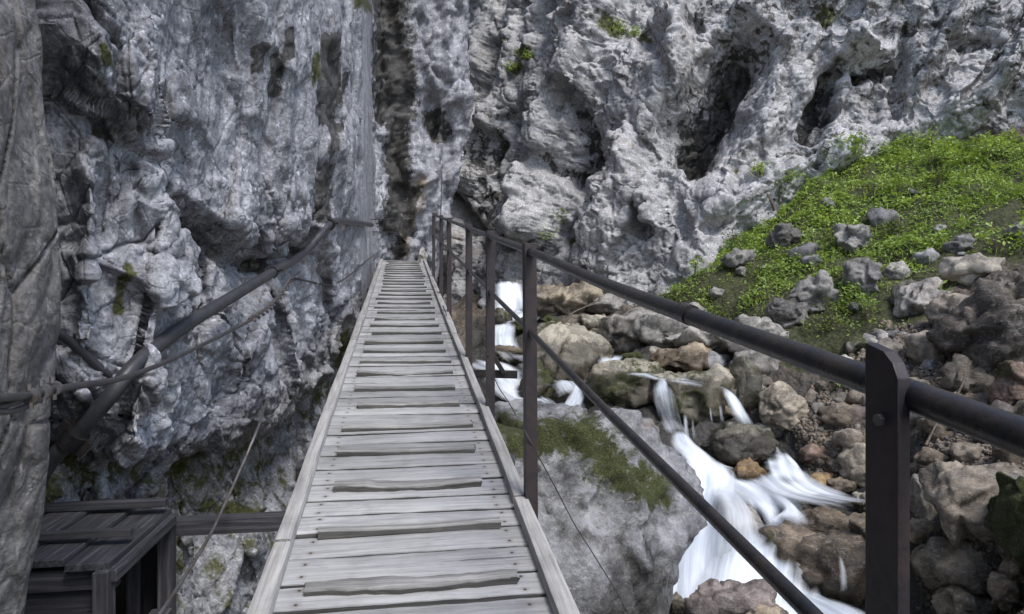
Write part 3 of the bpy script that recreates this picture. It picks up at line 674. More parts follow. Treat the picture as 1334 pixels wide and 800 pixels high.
def ground():
    ys = np.concatenate([np.linspace(-3, 3.6, 24)[:-1], 3.6 * (20.5 / 3.6) ** np.linspace(0, 1, 360), np.linspace(20.6, 27, 20)])
    t = np.linspace(-.55, 1.08, 560)
    Yg = np.repeat(ys, len(t)); T = np.tile(t, len(ys)); X = T * np.maximum(Yg, 3.6)
    Z = ground_rbf(np.stack([X, Yg], 1))
    P = np.stack([X, Yg, Z], 1)
    px = 667 + F * X / np.maximum(Yg, 1); py = 400 - F * Z / np.maximum(Yg, 1)
    g = in_poly(px + perlin(P * 2, 401) * 26, py + perlin(P * 2, 402) * 26, GREEN).astype(float)
    Z = Z + fbm(P * .55, 2, 405) * .30 * smooth(12, 13.5, Yg) * (X > 2) + fbm(P * .8, 3, 411) * .16 + facets(P, .42, .05, .35, .03, .1, 421) * (1 - g * .6) + facets(P, .16, .022, .4, .02, .12, 422) * (1 - g * .6) + fbm(P * 4, 4, 431) * .035
    # the stream has cut its bed below the water
    for pth, lab, kw in WATER:
        if pth[0][3] < 12: continue
        S = spline([at(a, b, c) for a, b, c, d in pth], 8); ww = np.interp(np.linspace(0, 1, len(S)), np.linspace(0, 1, len(pth)), [d / F * c / 2 for a, b, c, d in pth])
        for q, hw in zip(S, ww):
            dd = np.hypot(X - q.x, (Yg - q.y)); k_ = dd < hw * 1.3 + .15
            cut = q.z - .22 + .9 * np.clip(dd[k_] - hw, 0, 1)
            Z[k_] = np.minimum(Z[k_], cut)
    P[:, 2] = Z
    wetb = np.zeros(len(P))
    for pth, lab, kw in WATER:
        S = spline([at(a, b, c) for a, b, c, d in pth], 4)
        for q in S: wetb = np.maximum(wetb, smooth(1.5, .8, np.hypot(X - q.x, Yg - q.y) + .25 * perlin(P * 3, 441) if False else np.hypot(X - q.x, Yg - q.y)))
    o = mesh_from('ground', P, grid_faces(len(ys), len(t), True), M['ground'], attr=np.stack([wetb, g, np.zeros(len(P))], 1))
    structure(o)
    return P, grid_faces(len(ys), len(t))

VL, FL = left_cliff(); VB, FB = buttress(); VR, FR = right_cliff(); VG, FG = ground()
def bvh(V, Fc): return BVHTree.FromPolygons([tuple(v) for v in V.tolist()], [tuple(f) for f in Fc.tolist()])
BL = bvh(VL, FL); BB = bvh(VB, FB); BR = bvh(VR, FR); BG = bvh(VG, FG)
def hit(px, py, trees, default=10.0):
    d = Vector(((px - 667) / F, 1, (400 - py) / F)).normalized(); best = None
    for t in trees:
        h = t.ray_cast(Vector((0, 0, 0)), d)
        if h[0] is not None and (best is None or h[3] < best[1]): best = (h[0], h[3], h[1])
    return (best[0], best[2]) if best else (at(px, py, default), Vector((0, -1, 0)))
def on_left(px, py, off): return at(px, py, max(.4, hit(px, py, [BL])[0].y - off))
def gz(x, y):
    h = BG.ray_cast(Vector((x, y, 30)), Vector((0, 0, -1))); return h[0].z if h[0] else 0

# ------------------------------------------------------------------ the footbridge
H = 1.31
DV = Vector((-.162, 1, .153)); DN = DV.normalized(); LAT = Vector((1, .162, 0)).normalized(); UPN = LAT.cross(DN).normalized()
LK = 1 / LAT.x      # lateral metres for one metre of X offset at equal Y (nearly)
def deck(Y, xo, up=0.0):
    """point of the deck plane at distance Y, offset xo along X, raised by up (vertical)"""
    return Vector((xo - .162 * Y, Y, -H + .153 * Y + up))
def deck_l(s, l, up=0.0):
    """point along the bridge at s metres of Y on its centre line and l metres to the right, square to the bridge"""
    c = deck(s, .04, 0); return c + LAT * l + UPN * up

bridge = empty('footbridge', deck_l(0, 0, -.3)); tag(bridge, 'narrow weathered plank footbridge with cross battens climbing along the cliff', 'bridge')
def bchild(o):
    o.parent = bridge; o.matrix_parent_inverse = Matrix.Translation(-bridge.location); return o

def plank_mesh(name, mat, centre, half, wid, th, seed, rot=0.0, wav=.004, tilt=0.0, bow=0.0, worn=0.0):
    """a board with slightly uneven edges, rounded corners and its own local axes (x along the board)"""
    rng = np.random.default_rng(seed); n = 26; xs = np.linspace(-half, half, n)
    b = .006
    prof = [(-wid / 2, -th / 2), (-wid / 2, th / 2 - b), (-wid / 2 + b * .3, th / 2 - b * .3), (-wid / 2 + b, th / 2), (wid / 2 - b, th / 2), (wid / 2 - b * .3, th / 2 - b * .3), (wid / 2, th / 2 - b), (wid / 2, -th / 2)]
    e0 = np.cumsum(rng.normal(0, wav * .45, n)); e0 -= np.linspace(e0[0], e0[-1], n); e1 = np.cumsum(rng.normal(0, wav * .45, n)); e1 -= np.linspace(e1[0], e1[-1], n)
    wz = np.cumsum(rng.normal(0, wav * .2, n)); wz -= wz.mean()
    V = []; k = len(prof)
    for i, x in enumerate(xs):
        u = x / half
        for (y, z) in prof:
            e = e1[i] if y > 0 else e0[i]
            top = 1 if z > 0 else 0
            sag = -worn * th * top * max(0, 1 - (u * 1.15) ** 2)
            V.append((x + (rng.normal(0, .003) if i in (0, n - 1) else 0), y + e + bow * (1 - u * u), z + wz[i] * top + sag))
    Fs = [(i * k + j, i * k + (j + 1) % k, (i + 1) * k + (j + 1) % k, (i + 1) * k + j) for i in range(n - 1) for j in range(k)]
    Fs += [tuple(range(k)), tuple(range((n - 1) * k, n * k))[::-1]]
    me = bpy.data.meshes.new(name); me.from_pydata(V, [], Fs); me.update()
    bm = bmesh.new(); bm.from_mesh(me); bmesh.ops.recalc_face_normals(bm, faces=bm.faces)
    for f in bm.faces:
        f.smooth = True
        if name != 'edge_board' and f.normal.z < .3: f.material_index = 1  # side faces get the darkened wood, so gaps look shaded
    bm.to_mesh(me); bm.free()
    try: me.set_sharp_from_angle(angle=R(38))
    except Exception: pass
    me.materials.append(mat); me.materials.append(M['board_edge_shade']); o = bpy.data.objects.new(name, me); C.objects.link(o)
    rotm = Matrix((LAT, DN, UPN)).transposed() @ Matrix.Rotation(rot, 3, 'Z') @ Matrix.Rotation(tilt, 3, 'X')
    o.matrix_basis = Matrix.Translation(centre) @ rotm.to_4x4()
    mw = o.matrix_basis.copy(); o.parent = bridge; o.matrix_parent_inverse = Matrix.Translation(-bridge.location); o.matrix_basis = mw
    return o

s = -.75; i = 0; HALF = .472
ends = []
while s < 15.2:
    w_ = random.choice([.155, .17, .178, .185, .195]); 
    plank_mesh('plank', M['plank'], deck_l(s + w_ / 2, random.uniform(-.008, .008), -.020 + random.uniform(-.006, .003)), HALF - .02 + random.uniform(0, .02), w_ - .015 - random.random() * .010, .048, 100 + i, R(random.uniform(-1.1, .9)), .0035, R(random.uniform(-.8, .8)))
    s += w_ / DV.length * 1.0; i += 1
s = -.45; i = 0
while s < 15.1:
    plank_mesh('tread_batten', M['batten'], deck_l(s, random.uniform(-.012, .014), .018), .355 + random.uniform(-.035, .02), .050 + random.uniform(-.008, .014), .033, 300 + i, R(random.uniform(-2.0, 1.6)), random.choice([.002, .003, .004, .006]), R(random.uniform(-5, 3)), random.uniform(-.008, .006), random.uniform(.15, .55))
    s += .405 + random.uniform(-.025, .025); i += 1
def long_board(name, l, w, th, up, y0, y1, mat, seed):
    a, b = deck_l(y0, l, up), deck_l(y1, l, up); o = plank_mesh(name, mat, (a + b) / 2, (b - a).length / 2, w, th, seed, R(90), .003)
    return o
seams = [-.8, 2.6, 6.3, 9.9, 13.2, 15.25]
for k in range(len(seams) - 1):
    long_board('edge_board', -HALF - .002, .060, .048, .026, seams[k] + .006, seams[k + 1], M['edge_wood'], 500 + k)
    long_board('edge_board', HALF - .002, .060, .048, .026, seams[k] + .3, seams[k + 1] + (.28 if k < 4 else 0), M['edge_wood'], 520 + k)
for l in (-.40, .47):
    mb = MB(); mb.box(deck_l(7.2, l, -.16), DN * 8.25, LAT * .035, UPN * .10); bchild(mb.build('stringer', M['post']))
for y in (4.15, 8.4, 12.6):
    mb = MB(); mb.box(deck_l(y, .0, -.33), LAT * .66, DN * .05, UPN * .06); bchild(mb.build('cross_beam', M['dark_wood'], bevel=.006))
# the landing at the top, nearly level, runs on out of sight
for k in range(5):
    a = deck_l(15.3, 0, 0); c = a + Vector((-.162, 1, .0)) * (k * .19 + .08) + Vector((0, 0, -.012)); o = plank_mesh('plank', M['plank'], c, .5, .18, .034, 700 + k)

# ------------------------------------------------------------------ railing on the stream side
RX = .537
rail = empty('railing', deck(2.9, RX, -.1)); tag(rail, 'dark brown steel railing along the stream side of the footbridge', 'railing')
def rchild(o): o.parent = rail; o.matrix_parent_inverse = Matrix.Translation(-rail.location); return o
def rp(Y, up, lat=0.0): return deck(Y, RX, up) + LAT * lat
HT, HM = 1.10, .755
# near post: a thick flat bar with its top cut away at an angle
def bar_post(Y):
    d = .026; w = .0075; V = []; prof = [(-d, -1.6), (-d, 1.118), (-d + .008, 1.134), (-d + .022, 1.146), (d, 1.154), (d, -1.6)]
    mb = MB(); c = rp(Y, 0); dh = Vector((-.162, 1, 0)).normalized()
    for sgn in (-1, 1):
        for (a, z) in prof: V.append(c + dh * a + LAT * (w * sgn) + Vector((0, 0, z)))
    n = len(prof); Fs = [tuple(range(n)), tuple(range(n, 2 * n))[::-1]] + [(k, (k + 1) % n, n + (k + 1) % n, n + k) for k in range(n)]
    mb.add(V, Fs); return rchild(mb.build('post', M['post'], bevel=.0014))
def angle_post(Y, lean=0.0, top=.86):
    mb = MB(); c = rp(Y, 0); dh = Vector((-.162, 1, 0)).normalized(); hz = (top + .30) / 2
    up = Vector((lean, 0, 1)) * hz; cz = c + Vector((0, 0, top - hz))
    mb.box(cz + LAT * .021, LAT * .026, dh * .004, up); mb.box(cz + dh * .030 - LAT * .001, LAT * .004, dh * .026, up)
    p = rchild(mb.build('post', M['post'], bevel=.0012))
    for z in (-.13, -.05):
        b = MB(); b.tube([c + LAT * .022 + Vector((0, 0, z)) - dh * .014, c + LAT * .022 + Vector((0, 0, z)) - dh * .003], .008, 6)
        o = b.build('bolt', M['rail']); o.parent = p; o.matrix_parent_inverse = Matrix.Identity(4)
    return p
np_ = bar_post(.755)
for z in (1.07, .72):
    b = MB(); q = rp(.755, z) - LAT * .0075; b.tube([q, q - LAT * .005], .007, 6); o = b.build('bolt', M['wire']); o.parent = np_; o.matrix_parent_inverse = Matrix.Identity(4)
PY = [F * RX / (x - 523) for x in (686, 635, 608, 583, 573, 563.5)]
for k, y in enumerate(PY): angle_post(y, random.uniform(-.006, .006), 1.135)
ys_ = [-.9, .3, .755, 1.8, PY[0], PY[1], PY[2], PY[3], PY[4], PY[5]]
mb = MB(); pts = []
for j, y in enumerate(ys_):
    pts.append(rp(y, HT + (-.012 if j == 3 else 0), .0185))
mb.tube(spline(pts, 5), .0175, 16); tr_ = rchild(mb.build('top_rail', M['rail'], smooth_=True))
mb = MB(); c0 = rp(1.325, HT - .006, .0185); 
mb.tube([c0 - DN * .02, c0 + DN * .02], .0205, 16); o = rchild(mb.build('rail_coupling', M['rail'], smooth_=True))
mb = MB(); mb.tube([rp(y, HM * 1.0 + (.0 if j != 3 else -.008), .017) for j, y in enumerate(ys_)], .0125, 12); rchild(mb.build('middle_rail', M['rail'], smooth_=True))

# ------------------------------------------------------------------ pipe, cables and wires on the cliff
mat_pts = []
pipe_px = [(20, 690, .10), (62, 606, .12), (95, 572, .14), (140, 520, .16), (182, 470, .16), (240, 425, .16), (300, 388, .14), (355, 355, .13), (395, 330, .12), (418, 305, .10), (430, 292, .09), (442, 288, .09), (462, 290, .07), (484, 293, .05)]
raw = [on_left(x, y, o) for x, y, o in pipe_px]
# a steel pipe is stiff: even out the depths before bending it
ydep = np.array([p.y for p in raw]); fit = np.polyfit([1 / 1.0 * a[0] for a in pipe_px], 1 / ydep, 3)
pipe_pts = [at(x, y, min(1 / np.polyval(fit, x), ydep[k] + .03)) for k, (x, y, o) in enumerate(pipe_px)]
pipe = empty('pipe', pipe_pts[4]); tag(pipe, 'thick dark pipe slanting up the cliff and bending level at its top', 'pipe')
def pch(o, par): o.parent = par; o.matrix_parent_inverse = Matrix.Translation(-par.location); return o
mb = MB(); mb.tube(spline(pipe_pts, 8), [.040] * (8 * (len(pipe_pts) - 1) + 1), 18); pch(mb.build('pipe_run', M['pipe'], smooth_=True), pipe)
def clamp_at(k, r, w=.03):
    a = pipe_pts[k]; t = (pipe_pts[k + 1] - pipe_pts[k - 1]).normalized(); mb = MB(); mb.tube([a - t * w, a + t * w], r, 18)
    side = t.cross(Vector((0, -1, 0))).normalized()
    for s_ in (-1, 1): mb.box(a + side * (r + .018) * s_, t * w, side * .022, t.cross(side) * .008)
    return pch(mb.build('pipe_clamp', M['rail'], smooth_=True), pipe)
clamp_at(2, .055, .045); clamp_at(10, .06, .04); clamp_at(7, .048, .012)

old = [on_left(66, 425, .05), on_left(84, 440, .06), on_left(110, 462, .05), on_left(140, 488, .03)]
oldy = min(p.y for p in old); old = [at(x, y, oldy + k * .12) for k, (x, y) in enumerate([(62, 428), (84, 440), (110, 462), (142, 490)])]; old = [at(667 + F * p.x / p.y, 400 - F * p.z / p.y, p.y - .14) for p in old]
mb = MB(); mb.tube(spline(old, 5), .022, 12); tag(mb.build('pipe', M['pipe'], smooth_=True), 'short dull pipe stub slanting down behind the thick pipe', 'pipe')

# handrail cable: from the left edge, clamped, up to the rock, then on as a slack thin cable
cb = [(-60, 548, 1.15), (0, 530, 1.30), (38, 516, 1.42), (75, 507, 1.55), (112, 501, 1.72), (150, 495, 1.92), (185, 484, 2.2), (222, 469, 2.5), (268, 447, 3.0), (312, 425, 3.5), (328, 416, 3.7)]
cpts = [at(x, y, min(d, hit(x, y, [BL, BB])[0].y - .02)) for x, y, d in cb]
cable = empty('handrail_cable', cpts[5]); tag(cable, 'grey steel handrail cable swinging across the cliff from the left edge', 'cable')
mb = MB(); mb.tube(spline(cpts, 6), .0085, 10); pch(mb.build('cable_run', M['dark_wire'], smooth_=True), cable)
mb = MB(); lp = [at(x, y, d) for x, y, d in [(-60, 522, 1.13), (-5, 519, 1.26), (25, 517, 1.36), (52, 512, 1.46), (74, 505, 1.53)]]; mb.tube(spline(lp, 6), .0085, 10)
lp = [at(x, y, d) for x, y, d in [(-40, 532, 1.2), (0, 537, 1.28), (22, 534, 1.36), (45, 524, 1.43), (70, 511, 1.52)]]; mb.tube(spline(lp, 6), .006, 8); pch(mb.build('cable_loop', M['dark_wire'], smooth_=True), cable)
for (x, y, d) in [(40, 516, 1.41), (56, 510, 1.47), (70, 506, 1.52)]:
    mb = MB(); p = at(x, y, d); q = at(x + 8, y - 3, d + .03); t = (q - p).normalized(); mb.tube([p - t * .007, p + t * .007], .0165, 12)
    mb.tube([p + Vector((0, -.005, .012)), p + Vector((0, -.005, .026))], .0055, 6); mb.tube([p + Vector((.006, -.008, -.012)), p + Vector((.006, -.008, -.024))], .0055, 6)
    pch(mb.build('wire_clamp', M['wire'], smooth_=False), cable)
# twisted wire
e0, e1 = cpts[-1], at(380, 362, min(on_left(380, 362, .05).y, 5.6))
mb = MB()
for ph in (0, math.pi):
    tpts = []
    for k in range(73):
        u = k / 72; c = e0.lerp(e1, u) + Vector((0, 0, -.05 * math.sin(math.pi * u))); t = (e1 - e0).normalized(); a = t.cross(Vector((0, 0, 1))).normalized(); b = t.cross(a); th = u * 2 * math.pi * 6 + ph
        tpts.append(c + (a * math.cos(th) + b * math.sin(th)) * .013)
    mb.tube(tpts, .0085, 7)
pch(mb.build('twisted_wire', M['wire'], smooth_=True), cable)
mb = MB(); mb.tube([e1 + Vector((-.02, 0, -.01)), e1 + Vector((.015, .14, .06))], .014, 8); pch(mb.build('eye_bolt', M['dark_wire'], smooth_=True), cable)

sl = [(382, 362), (400, 366), (428, 371), (448, 364), (470, 346), (490, 330)]
spts = []
for k, (x, y) in enumerate(sl): spts.append(at(x, y, hit(x, y, [BL])[0].y - (.06 if k in (0, 5) else .18)))
mb = MB(); mb.tube(spline(spts, 6), .010, 8); tag(mb.build('slack_cable', M['dark_wire'], smooth_=True), 'thin dark cable sagging along the cliff beside the bridge top', 'cable')

hg = [(150, 880), (208, 800), (240, 752), (272, 700), (296, 650), (320, 596), (338, 552), (347, 522), (358, 496)]
hp = [at(x, y, 2.6 + k * .27) for k, (x, y) in enumerate(hg)]; hp[-1] = on_left(358, 496, .0)
hp[-2] = at(347, 522, hp[-1].y - .18)
mb = MB(); mb.tube(spline(hp, 6), .0085, 9); tag(mb.build('hanging_wire', M['wire'], smooth_=True), 'pale wire hanging from the cliff down past the wooden box', 'wire')

for (x0, y0, x1, y1, lab) in [(484, 286, 541, 281, 'upper of two dark wires stretched over the bridge top'), (486, 302, 545, 300, 'lower of two dark wires stretched over the bridge top')]:
    a = at(x0, y0, hit(x0, y0, [BL])[0].y - .05); b = at(x1, y1, hit(x1, y1, [BL])[0].y - .05); 
    mb = MB(); mb.tube([a, a.lerp(b, .5) + Vector((0, 0, -.03)), b], .011, 8); tag(mb.build('stretched_wire', M['dark_wire'], smooth_=True), lab, 'wire', 'wires over the bridge top')
# thin rod above the far posts and the slack wire below the railing
mb = MB(); a = rp(PY[4], .9); mb.tube([a + Vector((.0, 0, -.3)), a + Vector((.02, .1, .95))], .007, 7); tag(mb.build('thin_rod', M['dark_wire'], smooth_=True), 'thin upright rod rising above the far railing posts', 'rod')
wp = [(683, 560, 2.9), (700, 592, 2.95), (722, 632, 3.05), (748, 682, 3.2), (778, 730, 3.35), (806, 776, 3.5), (830, 822, 3.6)]
mb = MB(); mb.tube(spline([at(*p) for p in wp], 6), .0028, 6); tag(mb.build('loose_wire', M['wire'], smooth_=True), 'thin pale wire hanging from a railing post over the big boulder', 'wire')
wp = [(636, 462, 4.25), (640, 482, 4.3), (650, 505, 4.4), (660, 520, 4.5), (672, 540, 4.6)]
mb = MB(); mb.tube(spline([at(*p) for p in wp], 6), .003, 6); tag(mb.build('loose_wire', M['wire'], smooth_=True), 'short loose wire curling from the middle railing post', 'wire')
wp = [(577, 398, 7.6), (590, 432, 7.8), (602, 462, 8.0), (612, 480, 8.1), (625, 505, 8.2)]
mb = MB(); mb.tube(spline([at(*p) for p in wp], 6), .006, 6); tag(mb.build('loose_wire', M['wire'], smooth_=True), 'pale wire hanging below the far railing posts', 'wire')
# steel bracket under the far side of the bridge
br = empty('steel_bracket', at(640, 487, 6.2)); tag(br, 'dark steel bracket with a diagonal strut sticking out under the bridge', 'bracket')
mb = MB(); mb.beam(at(560, 485, 6.2), at(674, 488, 6.2), .06, .07); pch(mb.build('arm', M['rail'], bevel=.004), br)
mb = MB(); mb.beam(at(628, 440, 6.15), at(657, 487, 6.15), .04, .05, (0, 1, 0)); pch(mb.build('strut', M['rail'], bevel=.004), br)

# ------------------------------------------------------------------ timber box below the bridge, and the timber that ties it to the bridge
def dh_pt(Y, xo, z): return Vector((-.162 * Y - xo, Y, z))
x0, zt = 1.235, -1.11; ya, yb = 2.90, 3.64; xl = 2.05
box = empty('timber_box', dh_pt(3.2, 1.6, -2.2)); tag(box, 'dark open sided timber box with plank roof below the cliff', 'timber box')
dhv = Vector((-.162, 1, 0)).normalized()
def bx(name, Yc, xc, zc, hd, hl, hzz, mat=M['dark_wood'], bev=.004):
    """member with its own axes so that the grain runs along it"""
    mb = MB(); long_ = max(hd, hl, hzz)
    ax = [dhv, LAT, Vector((0, 0, 1))]; hs = [hd, hl, hzz]; k = hs.index(long_); order = [k, (k + 1) % 3, (k + 2) % 3]
    mb.box((0, 0, 0), (hs[order[0]], 0, 0), (0, hs[order[1]], 0), (0, 0, hs[order[2]]))
    o = mb.build(name, mat, bevel=bev); o.matrix_basis = Matrix.Translation(dh_pt(Yc, xc, zc)) @ Matrix([ax[j] for j in order]).transposed().to_4x4()
    mw = o.matrix_basis.copy(); o.parent = box; o.matrix_parent_inverse = Matrix.Translation(-box.location); o.matrix_basis = mw; return o
for k in range(4):
    xc = x0 + .09 + k * .19
    bx('roof_plank', (ya + yb) / 2 + random.uniform(-.02, .02), xc, zt + .012 + k * .018, (yb - ya) / 2 + .03, .088, .016)
bx('roof_batten', ya + .16, x0 + .36, zt + .085, .022, .36, .016); bx('roof_batten', yb - .12, x0 + .36, zt + .087, .03, .36, .018)
bx('front_rail', ya, x0 + .38, zt - .055, .03, .38, .045)
bx('front_board', ya + .004, x0 + .42, zt - .36, .018, .40, .25); bx('front_board', ya + .004, x0 + .42, zt - .88, .018, .40, .25)
bx('inner_shade_panel', (ya + yb) / 2, x0 + .40, zt - .6, .36, .012, .55, M['shade_wood'])  # dark sheet whose colour stands for the shaded interior
bx('corner_post', ya - .012, x0 + .024, zt - .58, .042, .03, .58)
bx('door_post', yb + .01, x0 + .02, zt - .58, .042, .036, .58); bx('door_post', yb - .09, x0 + .16, zt - .6, .02, .03, .56)
bx('back_board', yb + .04, x0 + .45, zt - .62, .016, .42, .54, M['shade_wood'])
bx('side_board', (ya + yb) / 2, xl, zt - .6, .38, .016, .55)
bx('top_beam', (ya + yb) / 2, x0 - .004, zt - .028, .39, .026, .026)
bx('floor_board', (ya + yb) / 2, x0 + .38, zt - 1.16, .4, .40, .02)
bx('sill', yb - .12, x0 + .02, zt - .50, .06, .05, .03)
mb = MB(); mb.box((0, 0, 0), (.62, 0, 0), (0, .05, 0), (0, 0, .043)); o = mb.build('support_timber', M['dark_wood'], bevel=.005)
tpt = at(300, 682, 3.85); o.matrix_basis = Matrix.Translation(tpt + LAT * .10) @ Matrix((LAT, dhv, Vector((0, 0, 1)))).transposed().to_4x4()
tag(o, 'mossy squared timber running from the timber box to under the bridge', 'timber')
# a round pipe end in the box mouth
mb = MB(); p0 = dh_pt(3.1, 1.36, zt - .60); mb.tube([p0 + LAT * .04, p0 - LAT * .4], .075, 16); tag(mb.build('pipe', M['pipe'], smooth_=True), 'round black pipe end lying inside the timber box', 'pipe')

# ------------------------------------------------------------------ boulders
_ico = {}
def ico(n):
    if n not in _ico:
        bm = bmesh.new(); bmesh.ops.create_icosphere(bm, subdivisions=n, radius=1); bm.verts.ensure_lookup_table()
        _ico[n] = (np.array([v.co[:] for v in bm.verts]), np.array([[v.index for v in f.verts] for f in bm.faces])); bm.free()
    return _ico[n]
def rock_shape(seed, size, rotz=0.0, tilt=0.0, sub=4, round_=.35, nplanes=11, rough=1.0, flat_top=0.0, extra=(), lump=1.0):
    """a faceted, weathered boulder: a ball cut by planes, then worn and pitted. Returns vertices about its centre."""
    rng = np.random.default_rng(seed); U, Fc = ico(sub)
    Np = rng.normal(size=(nplanes, 3)); Np /= np.linalg.norm(Np, axis=1)[:, None]
    Hh = rng.uniform(.56, .82, nplanes)
    if flat_top: Np[0] = (rng.normal(0, .15), rng.normal(0, .15), 1); Np[0] /= np.linalg.norm(Np[0]); Hh[0] = flat_top
    for q_, (nn_, hh_) in enumerate(extra): Np[q_ + 1] = np.array(nn_) / np.linalg.norm(nn_); Hh[q_ + 1] = hh_
    dp = U @ Np.T
    rr = np.where(dp > .05, Hh[None] / np.maximum(dp, .05), 9)
    k = 60.0; rad = -np.log(np.exp(-k * np.minimum(rr, 3)).sum(1) + math.exp(-k)) / k
    rad = rad * (1 - round_) + round_ * .82
    V = U * rad[:, None]
    V = V / (np.abs(V).max(0) + 1e-9)
    off = rng.uniform(-50, 50, 3)
    mean = float(np.mean(size))
    P = V * np.array(size) + off
    q = mean
    w = np.stack([perlin(P / q * 1.3, seed + 1), perlin(P / q * 1.3, seed + 2), perlin(P / q * 1.3, seed + 3)], 1) * q * .2
    d = fbm(P / q * .9, 2, seed + 4) * .10 * q * lump + facets(P + w * .5, .75 * q, .05 * q, .36, .03 * q * rough, .04, seed % 97, 34) * rough + facets(P + w * .5, .28 * q, .016 * q, .32, .012 * q, .06, seed % 89, 30) * rough
    d += fbm(P / q * 4, 4, seed + 5, .5) * .014 * q * rough
    Nn = U / np.array(size); Nn /= np.linalg.norm(Nn, axis=1)[:, None]
    V = V * np.array(size) + Nn * d[:, None]
    M3 = np.array(Matrix.Rotation(rotz, 3, 'Z') @ Matrix.Rotation(tilt, 3, 'Y'))
    return V @ M3.T, Fc

BOULDERS = []
def boulder(px, py, w, h, Y, label, col=(.30, .29, .285), moss=0.0, wet=0.0, warm=0.0, seed=None, rot=0.0, tilt=0.0, round_=.16, depth=.85, sub=4, rough=1.0, name='boulder', flat=0.0, fixed=False, cat=None, group='boulders', moss_top=0.0):
    seed = seed if seed is not None else int(px * 7 + py * 13) % 10000
    g_ = hit(px, py + .3 * h, [BG], Y)[0].y
    if Y < 17 and not fixed: Y = min(g_ + .1 * w / F * Y, Y + .4)
    sx = w / F * Y / 2; sz = h / F * Y / 2; sy = max(sx, sz) * depth
    V, Fc = rock_shape(seed, (sx, sy, sz), 0, tilt, sub, round_, 17, rough, flat)
    # keep the outline the photograph has
    V[:, 0] *= 2 * sx / (V[:, 0].max() - V[:, 0].min()); V[:, 2] *= 2 * sz / (V[:, 2].max() - V[:, 2].min())
    V[:, 0] -= (V[:, 0].max() + V[:, 0].min()) / 2; V[:, 2] -= (V[:, 2].max() + V[:, 2].min()) / 2
    c = at(px, py, Y); c.y += sy * .1
    f = c.y / Y * (1.0 if fixed else 1.08); V = V * f; c = Vector((at(px, py, c.y)))
    if not fixed: c.z -= .10 * sz
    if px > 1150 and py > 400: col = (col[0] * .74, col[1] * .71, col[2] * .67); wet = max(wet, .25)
    zz = V[:, 2] / (sz * f)
    W = V + np.array(c)
    m_ = np.clip(moss * 1.35 + moss_top * smooth(-.1, .8, zz) + .3 * perlin(W * 1.7, 601), 0, 1) if (moss or moss_top) else np.zeros(len(V))
    we = np.clip(1.45 * wet * smooth(1.0, .25, zz) + (.25 * perlin(W * 1.5, 602) if wet else 0), 0, 1)
    wa = np.clip(warm + .3 * perlin(W * 1.3, 603), 0, 1) if warm else np.zeros(len(V))
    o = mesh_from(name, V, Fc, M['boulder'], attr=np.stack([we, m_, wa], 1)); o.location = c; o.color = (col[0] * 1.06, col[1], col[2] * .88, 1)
    tag(o, label, cat or 'boulder', group); BOULDERS.append(o); return o

GREY = (.25, .25, .256); PALE = (.29, .28, .25); BROWN = (.15, .125, .10); DARK = (.105, .103, .086); TAN = (.29, .245, .19); OCH = (.30, .21, .11); REDB = (.22, .16, .14)
B = boulder
# stream boulders, upper
B(742, 470, 108, 100, 13.2, 'rounded pale olive boulder beside the small white fall', PALE, .12, .55, .2, depth=.9, sub=5, round_=.6, moss_top=.0)
B(822, 432, 90, 66, 14.4, 'light grey rounded boulder right of the rounded olive one', GREY, .0, .5, .0, sub=5, round_=.5)
B(772, 420, 36, 22, 15.6, 'small pale boulder under the dead branch', PALE, .15, .4)
B(724, 432, 50, 30, 14.8, 'flat grey boulder touching the railing post top rapids', PALE, .3, .2, .1)
B(760, 442, 46, 22, 14.6, 'low grey rock with yellow moss on its top', PALE, .28, .2)
B(718, 418, 26, 16, 15.8, 'round dark mossy stone by the tan rock wall', DARK, .6, .4)
B(662, 462, 44, 26, 15.0, 'brown wet rock in front of the far rapids', BROWN, .3, .5, .3)
B(650, 420, 34, 40, 16.6, 'dark rock left of the far rapids', DARK, .3, .5)
B(682, 424, 30, 24, 16.4, 'small mossy rock right of the far rapids', DARK, .5, .5)
B(700, 500, 44, 66, 12.4, 'dark green wet rock between railing post and olive boulder', DARK, .45, .6)
B(822, 500, 116, 72, 11.8, 'wet mossy ledge boulder carrying the thin water film', PALE, .36, .75, .05, sub=5, round_=.5, flat=.6)
B(906, 516, 116, 92, 11.0, 'broad pale ledge with moss beneath and threads of water', PALE, .34, .7, .12, sub=5, round_=.5, flat=.6, tilt=.12)
B(900, 468, 94, 48, 12.3, 'long sloping tan slab behind the wet ledge', TAN, .12, .5, .3, sub=5, tilt=.22)
B(868, 466, 44, 30, 12.8, 'small pale block left of the sloping tan slab', PALE, .1, .3)
B(822, 470, 36, 26, 12.9, 'small dark stone with a cap of moss beside the water film', DARK, .2, .5, 0, moss_top=.6)
B(966, 506, 46, 90, 11.2, 'dark upright rock right of the ledge waterfall', DARK, .3, .5)
B(992, 470, 76, 56, 11.7, 'grey block above the dark hollow by the fall', GREY, .05, .3)
B(930, 440, 120, 46, 13.2, 'wide grey outcrop at the foot of the green slope', GREY, .0, .1, sub=5, rough=1.4)
B(985, 438, 100, 60, 12.6, 'sloping grey outcrop just above the top rail', GREY, .0, .1, sub=5, tilt=.3, rough=1.4)
B(870, 428, 80, 44, 14.0, 'grey broken outcrop left of the green slope', GREY, 0, .1, rough=1.4)
B(900, 408, 60, 30, 14.6, 'low grey outcrop at the tip of the green slope', GREY, .1, .1, rough=1.4)
B(790, 395, 50, 30, 16.6, 'grey rock at the foot of the far cliff', GREY, .1, .1)
B(738, 396, 110, 62, 17.6, 'broad tan rock wall beside the far waterfall', (.21, .185, .15), .1, .2, .12, sub=5, round_=.1, fixed=True, rough=1.3)
